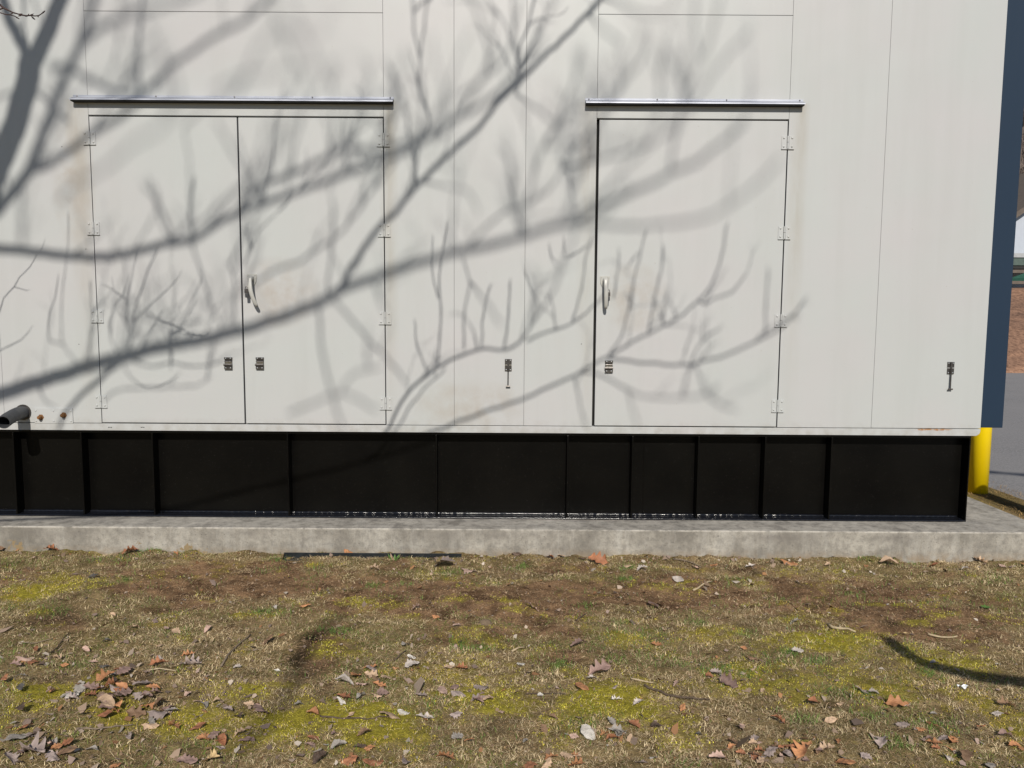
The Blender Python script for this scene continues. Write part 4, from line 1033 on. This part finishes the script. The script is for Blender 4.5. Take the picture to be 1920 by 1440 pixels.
vx = np.cos(ang)*rad; vy = np.sin(ang)*rad; vz = vx*tx[:, None] + vy*ty[:, None] + rg.normal(0, 1, (n_, 5))*sz[:, None]*.18
z = ground_z(x, y)
V = np.stack([x[:, None]+vx, y[:, None]+vy, (z+.006+sz*.3)[:, None]+vz], -1).reshape(-1, 3)
i = np.arange(n_)*5
T = np.concatenate([np.stack([i, i+1, i+2], -1), np.stack([i, i+2, i+3], -1), np.stack([i, i+3, i+4], -1)])
pal = np.array([[.36,.26,.19],[.30,.22,.17],[.42,.33,.26],[.33,.17,.08],[.50,.43,.36],[.22,.16,.13],[.34,.25,.21],[.26,.18,.12]])
c = pal[rg.randint(0, len(pal), n_)]*(.5+.6*rg.rand(n_, 1))
mesh_np('leaf_litter', V, T, M['blade'], np.repeat(c, 5, 0), False, None, kind='stuff', label='broken brown leaf crumbs scattered over the lawn', cat='leaf litter')
# soil crumbs and grit
n_ = 16000; x, y = in_lawn(n_, rg); mo, so = masks(x, y); k = rg.rand(len(x)) < .25+.75*so; x, y = x[k], y[k]; n_ = len(x)
sz = rg.gamma(2, .0013, n_)+.0012
octa = np.array([[1,0,0],[0,1,0],[-1,0,0],[0,-1,0],[0,0,1.0]])
V = (np.stack([x, y, ground_z(x, y)+.003], -1)[:, None] + octa[None]*sz[:, None, None]*rg.uniform(.6, 1.3, (n_, 5, 1))).reshape(-1, 3)
i = np.arange(n_)*5
T = np.concatenate([np.stack([i+a_, i+(a_+1) % 4, i+4], -1) for a_ in range(4)])
c = np.array([.22, .15, .095])*(.5+1.1*rg.rand(n_, 1)) + (rg.rand(n_, 1) < .02)*.2
mesh_np('soil_crumbs', V, T, M['blade'], np.repeat(c, 5, 0), False, None, kind='stuff', label='small brown soil crumbs and grit on the bare patches', cat='soil')

# ------------------------------------------------------------------ individual fallen leaves
LC = {  # colour name: base, darker
 'rust': ((.38, .165, .085), (.22, .095, .05)), 'orange': ((.50, .245, .115), (.34, .155, .075)), 'tan': ((.52, .37, .25), (.36, .25, .17)),
 'mauve grey': ((.36, .29, .265), (.25, .20, .185)), 'mauve brown': ((.30, .20, .17), (.19, .125, .11)), 'pale grey': ((.50, .44, .40), (.36, .32, .29)),
 'grey': ((.33, .30, .27), (.22, .20, .18)), 'dark brown': ((.13, .085, .06), (.07, .05, .04)), 'white': ((.66, .62, .57), (.50, .46, .41)),
 'pinkish tan': ((.50, .35, .29), (.38, .26, .21)), 'yellow tan': ((.62, .46, .24), (.45, .32, .16)), 'dark grey': ((.13, .12, .115), (.08, .075, .07)), 'brown': ((.24, .15, .09), (.15, .09, .055)),
}
def leaf_mat(name):
    b, d = LC[name]; t = NT('leaf_' + name.replace(' ', '_'))
    oi = t.node('ShaderNodeObjectInfo')
    tc = t.node('ShaderNodeTexCoord')
    n = t.node('ShaderNodeTexNoise'); n.inputs['Scale'].default_value = 3.5; n.inputs['Detail'].default_value = 6
    t.ln(tc.outputs['Object'], n.inputs['Vector'])
    w = t.node('ShaderNodeTexWave'); w.bands_direction = 'DIAGONAL'; w.inputs['Scale'].default_value = 2.6; w.inputs['Distortion'].default_value = 1.2
    t.ln(tc.outputs['Object'], w.inputs['Vector'])
    c = t.mix(t.ramp(n.outputs['Fac'], [(.32, 0.0), (.66, 1.0)]), d, b)
    c = t.mix(t.math('MULTIPLY', t.ramp(w.outputs['Fac'], [(.0, 1.0), (.12, 0.0)]), .35), c, d)
    hv = t.node('ShaderNodeHueSaturation'); t.ln(c, hv.inputs['Color']); t.ln(t.math('ADD', t.math('MULTIPLY', oi.outputs['Random'], .5), .75), hv.inputs['Value'])
    t.color(hv.outputs[0]).set(Roughness=.62, Specular_IOR_Level=.35)
    t.bump(n.outputs['Fac'], .02, .6)
    return t.m
LM = {k: leaf_mat(k) for k in LC}
def leaf_mesh(kind, seed):
    r_ = random.Random(seed); ns, nc = 18, 3
    V, F = [], []
    curl = r_.uniform(.5, 1.9)*r_.choice((1, 1, 1, -.6)); arch = r_.uniform(-.25, .45); tw = r_.uniform(-.6, .6); ph = r_.uniform(0, 6)
    lob = r_.uniform(3.0, 3.9)
    for i in range(ns+1):
        s_ = i/ns
        env = max(0.0, math.sin(math.pi*min(1, max(0, (s_-.07)/.93))**.82))**.75
        for j in range(-nc, nc+1):
            side = 1 if j >= 0 else -1
            if kind == 'oak':
                l_ = .5+.5*math.cos(2*math.pi*(lob*s_ + .12*side)+ph*.2); w_ = .36*env*(.36+.64*l_**.8)
            elif kind == 'oval': w_ = .27*env*(1+.05*math.sin(22*s_+side))
            else: w_ = .36*env*(.78+.22*math.cos(2*math.pi*5*s_+side*.8+ph)) * (1+.18*math.sin(3*s_+ph*side))
            if s_ < .09: w_ = .008
            a = j/nc; u_ = a*w_
            rr_ = abs(u_)
            zz = curl*rr_*rr_*1.5 + arch*math.sin(math.pi*s_)*.3 + tw*u_*(s_-.5)*.9 + .045*math.sin(9*s_+ph+4*a)*abs(a) + r_.uniform(-.012, .012)
            V.append((s_-.5, u_*(1-.25*abs(curl)*rr_), zz))
    w2 = 2*nc+1
    for i in range(ns):
        for j in range(2*nc): F.append((i*w2+j, i*w2+j+1, (i+1)*w2+j+1, (i+1)*w2+j))
    me = bpy.data.meshes.new('leaf_' + kind); me.from_pydata(V, [], F)
    for p in me.polygons: p.use_smooth = True
    me.materials.append(LM['tan'])
    return me
VAR = {k: [leaf_mesh(k, 100*a_+s_) for s_ in range(7)] for a_, k in enumerate(('oak', 'oval', 'broad'))}
SH = {'oak': 'lobed', 'oval': 'oval', 'broad': 'curled'}
LEAVES = """175 1086 20 dark grey,broad|212 1155 12 tan,oval|365 1139 11 pinkish tan,broad|199 1204 15 dark grey,broad|161 1219 17 pinkish tan,oval|47 1240 36 pinkish tan,oak|61 1247 20 rust,broad|66 1222 18 rust,oval|107 1240 22 tan,oval|175 1241 18 pinkish tan,broad|196 1252 20 dark grey,broad|219 1256 19 rust,oak|352 1235 24 orange,oak|357 1255 50 mauve grey,oak|297 1254 38 rust,oak|299 1240 18 pale grey,broad|209 1266 17 white,broad|197 1280 42 orange,oak|232 1268 40 mauve brown,broad|150 1292 40 grey,broad|172 1297 34 mauve brown,oak|137 1305 30 white,broad|170 1307 24 rust,oak|212 1295 38 rust,oak|267 1290 36 mauve grey,broad|265 1312 38 mauve grey,broad|232 1310 34 mauve brown,oak|282 1320 38 orange,oak|197 1330 52 tan,oval|197 1349 32 rust,oval|295 1340 46 mauve grey,oak|322 1337 24 pale grey,broad|255 1337 42 brown,oak|150 1347 18 tan,oval|282 1361 36 tan,oak|325 1366 36 orange,oak|40 1302 26 dark grey,broad|7 1285 28 rust,broad|40 1342 30 dark brown,broad|27 1365 15 white,broad|47 1375 30 rust,oval|32 1395 42 grey,oval|66 1386 32 mauve grey,broad|62 1420 74 mauve grey,oak|20 1432 40 mauve grey,broad|100 1424 44 mauve grey,broad|125 1400 34 rust,broad|127 1415 40 brown,oval|172 1404 28 grey,oval|100 1399 24 pale grey,oval|242 1379 22 mauve grey,oval|216 1432 26 orange,broad|352 1304 15 pinkish tan,broad|382 1327 24 grey,oval|405 1320 20 tan,oval|427 1334 28 mauve grey,broad|467 1320 22 tan,broad|370 1367 34 rust,oval|415 1392 38 rust,oval|450 1376 26 tan,oak|350 1425 46 mauve brown,broad|397 1420 42 yellow tan,oak|295 1430 20 tan,broad|490 1333 52 mauve brown,broad|586 1336 34 orange,oval|560 1321 18 grey,broad|667 1271 36 orange,broad|646 1287 40 pale grey,oval|697 1267 32 tan,oak|725 1270 22 tan,broad|712 1286 32 orange,oak|645 1306 36 rust,oak|640 1317 26 white,oval|677 1307 24 grey,oval|697 1255 26 mauve grey,oval|772 1252 32 pale grey,broad|772 1237 18 white,broad|760 1210 20 grey,broad|742 1252 13 orange,broad|865 1252 32 rust,oak|840 1249 20 tan,broad|902 1287 34 mauve grey,broad|859 1304 36 mauve grey,oval|895 1310 32 mauve grey,oak|790 1305 24 mauve grey,oak|730 1347 44 tan,oval|757 1335 34 white,oval|797 1346 36 pale grey,oak|855 1341 30 mauve grey,broad|857 1379 30 grey,broad|880 1385 20 orange,broad|635 1401 36 grey,oval|599 1427 38 dark brown,oval|700 1428 44 rust,oval|760 1432 30 mauve grey,broad|835 1424 44 orange,oak|655 1430 38 rust,broad|655 1342 26 tan,oval|572 1136 21 orange,oval|500 1206 36 brown,broad|817 1157 16 orange,broad|857 1174 16 pinkish tan,broad|781 1141 18 pinkish tan,oak|505 1240 18 tan,broad|515 1137 13 pale grey,broad|1271 1085 28 pale grey,oval|1224 1133 34 mauve brown,oval|997 1142 34 pinkish tan,oak|1085 1210 36 mauve brown,broad|1231 1207 22 orange,oak|1125 1262 52 mauve brown,oak|1110 1275 22 pale grey,broad|1091 1290 34 orange,oval|977 1244 19 white,broad|1156 1308 26 white,oak|1196 1316 26 pale grey,broad|1344 1255 28 mauve grey,broad|1365 1275 48 mauve brown,oak|1102 1379 46 white,oval|1157 1375 36 grey,oak|1189 1362 30 rust,broad|1147 1390 32 rust,oval|1182 1390 22 tan,oval|1076 1381 20 pinkish tan,broad|1225 1421 22 white,broad|1202 1429 26 mauve grey,broad|1077 1415 20 orange,oak|1280 1325 20 orange,broad|1311 1374 14 dark grey,broad|1392 1360 30 pinkish tan,oak|1415 1385 28 mauve grey,broad|1422 1410 42 mauve grey,oak|1347 1423 42 pinkish tan,broad|1390 1410 22 rust,broad|1020 1365 22 brown,broad|1037 1341 20 brown,oval|1080 1434 42 orange,oak|1025 1435 32 tan,broad|1395 1212 14 orange,oval|1410 1232 22 brown,oval|1495 1220 22 pale grey,broad|1617 1291 28 mauve grey,oval|1639 1296 22 pale grey,broad|1590 1301 18 white,broad|1526 1315 32 rust,oval|1681 1322 46 orange,oak|1700 1324 18 pale grey,broad|1621 1250 18 pale grey,broad|1752 1239 18 pale grey,oval|1751 1334 13 grey,broad|1692 1360 28 mauve grey,broad|1727 1370 18 orange,broad|1655 1392 42 mauve grey,oak|1624 1412 26 mauve grey,broad|1779 1417 32 pale grey,oval|1787 1390 32 orange,oak|1812 1417 36 brown,broad|1507 1405 62 orange,oak|1477 1395 42 rust,broad|1445 1402 36 mauve grey,broad|1550 1402 36 tan,oak|1587 1430 38 orange,oval|1902 1396 28 orange,broad|1885 1377 32 mauve brown,oval|1840 1360 18 rust,broad|1460 1346 32 rust,oak|1557 1350 24 tan,oval|1887 1317 40 brown,oak|1742 1355 16 rust,oval|1870 1335 22 pale grey,broad|1492 1165 24 grey,broad|1695 1186 18 yellow tan,oval|1872 1242 15 white,broad|10 1030 28 brown,broad|110 1030 27 rust,oak|245 1042 32 rust,oak|332 1037 13 orange,broad|62 1052 15 pinkish tan,oval|655 1039 26 orange,broad|832 1060 52 mauve grey,broad|702 1069 22 tan,oak|880 1069 34 pinkish tan,broad|969 1043 18 dark brown,broad|1032 1042 20 rust,broad|1052 1041 16 tan,broad|1092 1045 18 dark brown,oval|1122 1053 44 rust,oak|1205 1069 22 pale grey,broad|1339 1057 16 orange,broad|1407 1059 20 pale grey,oak|1176 1062 17 tan,oval|1306 1062 13 pinkish tan,broad|1480 1056 34 orange,oak|1555 1057 18 tan,broad|1667 1055 36 tan,oval|1750 1056 26 rust,oval|1835 1046 28 tan,oak|1812 1068 17 pale grey,oval|1880 1057 14 pinkish tan,broad|940 1333 16 pinkish tan,broad|985 1384 14 grey,oval|1430 1290 14 tan,oval|1330 1262 16 rust,broad|1575 1318 14 tan,broad|1540 1188 14 pinkish tan,broad|312 1179 14 pinkish tan,oval|330 1185 20 tan,broad|250 1178 22 tan,oval|170 1250 12 tan,broad|300 1215 14 tan,oval|445 1255 15 pale grey,broad|390 1180 20 pinkish tan,oval|640 1260 10 tan,broad|520 1260 12 white,broad|945 1290 12 orange,oval|1013 1300 12 white,broad|1270 1275 20 pinkish tan,broad|1150 1290 18 mauve grey,oval|1410 1250 12 tan,oval"""
lrs = random.Random(21)
def zone(px_, py_):
    if py_ < 1075: d = 'at the foot of the concrete pad'
    elif py_ < 1150: d = 'on the bare soil strip'
    elif py_ < 1230: d = 'on the thin middle lawn'
    elif py_ < 1300: d = 'on the mossy lawn'
    elif py_ < 1370: d = 'on the near lawn'
    else: d = 'at the bottom edge'
    if px_ < 330 and 1225 < py_ < 1375: return 'in the leaf heap at lower left'
    if px_ < 450: h = 'left'
    elif px_ < 900: h = 'left of centre'
    elif px_ < 1400: h = 'right of centre'
    else: h = 'far right'
    return d + ', ' + h
items = []
for s_ in LEAVES.split('|'):
    a, k = s_.rsplit(',', 1); q_ = a.split(' ', 3); items.append((float(q_[0]), float(q_[1]), float(q_[2]), q_[3], k))
xr = random.Random(77)
for cx_, cy_, rx_, ry_, n_x in ((210,1305,110,40,26),(50,1410,60,28,9),(330,1330,60,30,6),(700,1285,60,30,6),(1170,1375,60,20,7),(1490,1402,70,24,12),(1400,1405,50,22,6),(1800,1400,80,26,7),(620,1405,160,26,8),(420,1395,70,24,6),(880,1300,70,30,4),(60,1250,60,20,4),(1050,1420,60,14,5)):
    for _ in range(n_x):
        px_ = cx_+xr.gauss(0, .55)*rx_; py_ = min(1437, cy_+xr.gauss(0, .55)*ry_)
        if px_ < 3 or px_ > 1915: continue
        items.append((px_, py_, xr.uniform(13, 34), xr.choice(['rust', 'mauve brown', 'mauve grey', 'brown', 'tan', 'mauve brown', 'orange', 'grey', 'dark brown', 'pinkish tan']), xr.choice(['oak', 'oval', 'broad', 'broad'])))
ORD = ['leftmost', 'second from left', 'third from left', 'fourth from left', 'fifth from left', 'sixth from left', 'seventh from left', 'eighth from left'] + [w + ' from left' for w in 'ninth tenth eleventh twelfth thirteenth fourteenth fifteenth sixteenth seventeenth eighteenth nineteenth twentieth'.split()]
labs = {}
for i, (px_, py_, L, c_, k) in enumerate(items):
    size = 'large' if L >= 38 else ('small' if L < 20 else '')
    t_ = ' '.join(w for w in (size, c_, SH[k], 'leaf') if w) + ' ' + zone(px_, py_)
    labs.setdefault(t_, []).append(i)
final = {}
for t_, ids in labs.items():
    ids.sort(key=lambda i: items[i][0])
    for j, i in enumerate(ids): final[i] = t_ if len(ids) == 1 else t_ + ', ' + ORD[j]
for i, (px_, py_, L, c_, k) in enumerate(items):
    g0 = on_ground(px_, py_, -.03)
    scale = L/CAM_F*g0.y*1.0*(1.1 if L < 25 else 1.0)
    me = lrs.choice(VAR[k])
    o = bpy.data.objects.new('fallen_leaf', me); COL.objects.link(o)
    o.material_slots[0].link = 'OBJECT'; o.material_slots[0].material = LM[c_]
    yy = min(g0.y, 5.02)
    heap = px_ < 340 and 1255 < py_ < 1350
    o.location = (g0.x, yy, float(ground_z(g0.x, yy)) + .008 + scale*.10 + (lrs.uniform(0, .02) if heap else 0))
    o.scale = (scale, scale, scale*lrs.uniform(.8, 1.15))
    o.rotation_euler = (lrs.gauss(0.12, .26), lrs.gauss(0, .22), lrs.gauss(0, .55) + (math.pi if lrs.random() < .5 else 0))
    props(o, final[i], 'leaf', 'fallen leaves on the lawn')

# sticks
STK = [([(415,1258),(428,1240),(440,1222),(455,1205),(470,1192)], 4.5, 'stick', 'longest straight grey brown twig leaning up to the right on left lawn'),
 ([(78,1240),(98,1227),(108,1218),(120,1203),(130,1192)], 3.2, 'stick_dark', 'thin dark twig above the leaf heap on the far left lawn'),
 ([(34,1210),(70,1208),(100,1203)], 2.4, 'stick', 'short thin twig lying level on the far left lawn'),
 ([(277,1267),(300,1267),(330,1270)], 3.0, 'stick_pale', 'pale straight twig beside the leaf heap at lower left'),
 ([(143,1372),(165,1369),(200,1367),(250,1358)], 4, 'stick', 'grey curved twig lying across moss below the leaf heap'),
 ([(600,1342),(640,1347),(690,1349),(735,1347)], 4, 'stick_dark', 'dark twig on yellow moss running under the tan oval leaf'),
 ([(740,1238),(752,1228),(762,1222)], 3, 'stick_dark', 'short dark twig on the lawn below the middle of the tank'),
 ([(1208,1285),(1230,1292),(1260,1302),(1290,1306),(1330,1308)], 5, 'stick_dark', 'long dark bent twig on mossy lawn right of centre'),
 ([(1183,1274),(1200,1276),(1225,1278)], 3.6, 'stick_pale', 'short pale twig just above the long dark bent twig'),
 ([(1553,1172),(1562,1178),(1575,1180),(1590,1178),(1604,1184)], 6, 'stick_pale', 'pale forked bare stick on the bare soil at right'),
 ([(1740,1187),(1765,1191),(1795,1191)], 4.5, 'stick_pale', 'level pale stick above the dark curved shadow at right'),
 ([(1300,1104),(1318,1095),(1335,1088)], 4, 'stick_pale', 'pale slanting stick near the pad below the single door'),
 ([(1080,1165),(1090,1158),(1099,1150)], 2.6, 'stick_dark', 'thin dark twig on the soil below the single door'),
 ([(985,1300),(1020,1300),(1060,1302)], 2.2, 'stick_dark', 'thin level straw brown twig across moss near the middle'),
 ([(960,1222),(972,1213),(983,1211)], 4, 'stick_pale', 'short orange tan stick on the middle lawn'),
 ([(1262,1048),(1290,1052),(1315,1062)], 3, 'stick', 'brown twig at the foot of the pad below the single door')]
for pts, wpx, mt, lb in STK:
    P3 = []
    for p in densify(pts, 8):
        g0 = on_ground(p[0], p[1], -.035); P3.append((g0.x, g0.y, float(ground_z(g0.x, g0.y))+.010+lrs.uniform(-.002, .003)))
    r_ = wpx/CAM_F*P3[0][1]/2
    mb = MB().tube(P3, [r_*(1-.5*i/len(P3)) for i in range(len(P3))], 7)
    if 'forked' in lb:
        a = Vector(P3[-3]); mb.tube([a, a+Vector((.01, .03, .012))], [r_*.6, r_*.3], 6)
    mb.build('fallen_twig', M[mt], smooth=True, label=lb, cat='twig')

# steel angle lying at the foot of the pad
a, b_ = on_wall(532, 1041, 5.0), on_wall(865, 1043, 5.0)
z0 = -.052
MB().extrude_x([(4.985, z0+.048), (4.990, z0+.048), (4.990, z0+.016), (4.935, z0+.012), (4.935, z0+.006), (4.985, z0+.008)], on_wall(532, 1046, 4.97).x, on_wall(865, 1046, 4.97).x).build('steel_angle', M['angle'], bevel=.0008, label='dark steel angle bar lying along the foot of the concrete pad', cat='metal bar')
# weed
wd = on_ground(740, 1047, -.03); we = empty('weed', (wd.x, wd.y-.02, -.04), 'small green weed sprouting in front of the dark steel bar', 'weed')
M['weed'] = simple('weed_green', (.10, .20, .04), .6, 0, 60, .3, .001); 
for k in range(9):
    a_ = k*.75; L = lrs.uniform(.035, .062); dx = math.cos(a_)*.035; dy = math.sin(a_)*.02
    mb = MB(); b0 = Vector((wd.x+dx*.2, wd.y-.025, -.045)); t_ = b0+Vector((dx, dy, L)); sd = Vector((.0045, 0, .001))
    mid = (b0+t_)/2+Vector((dx*.2, 0, .008))
    mb.add([b0-sd*.4, b0+sd*.4, mid+sd*1.3, mid-sd*1.3, t_], [(0,1,2,3), (3,2,4)])
    mb.build('leaf', M['weed'] if k % 3 else LM['tan'], we)
gp = on_ground(1848, 1136); ge = empty('weed', (gp.x, gp.y, -.06), 'small flat green rosette weed on bare soil at far right', 'weed')
for k in range(7):
    a_ = k*.9+.3; L = .03; z = float(ground_z(gp.x, gp.y))+.008
    u_ = Vector((math.cos(a_), math.sin(a_), .25)); s2 = Vector((-math.sin(a_), math.cos(a_), 0))*.009; b0 = Vector((gp.x, gp.y, z))
    MB().add([b0, b0+u_*L*.5+s2, b0+u_*L, b0+u_*L*.5-s2], [(0,1,2,3)]).build('leaf', M['weed'], ge)
# stone and scrap
sp = on_ground(910, 1167, -.03); z = float(ground_z(sp.x, sp.y))
mb = MB(); sr = random.Random(2); ring = []
for j, (rr_, zz) in enumerate(((1, 0), (1.0, .012), (.75, .024), (.3, .029))):
    for k in range(12):
        a_ = k*math.pi/6; ring.append((sp.x+math.cos(a_)*.036*rr_*sr.uniform(.92, 1.05), sp.y+math.sin(a_)*.024*rr_*sr.uniform(.92, 1.05), z-.004+zz))
mb.add(ring, [(j*12+k, j*12+(k+1) % 12, (j+1)*12+(k+1) % 12, (j+1)*12+k) for j in range(3) for k in range(12)] + [tuple(36+k for k in range(12))])
mb.build('stone', M['stone'], smooth=True, label='flat brown stone on the bare soil below the tank', cat='stone')
sp = on_ground(1807, 1285, -.03); z = float(ground_z(sp.x, sp.y))+.012
mb = MB(); pts = []; 
for i in range(7):
    for j in range(3): pts.append((sp.x-.032+i*.011, sp.y-.010+j*.009+sr.uniform(-.003, .003), z+.008*math.sin(i*1.7+j)+sr.uniform(0, .006)))
mb.add(pts, [(i*3+j, i*3+j+1, (i+1)*3+j+1, (i+1)*3+j) for i in range(6) for j in range(2)])
mb.build('plastic_scrap', M['scrap'], label='crumpled bright white plastic scrap below the curved shadow', cat='litter')
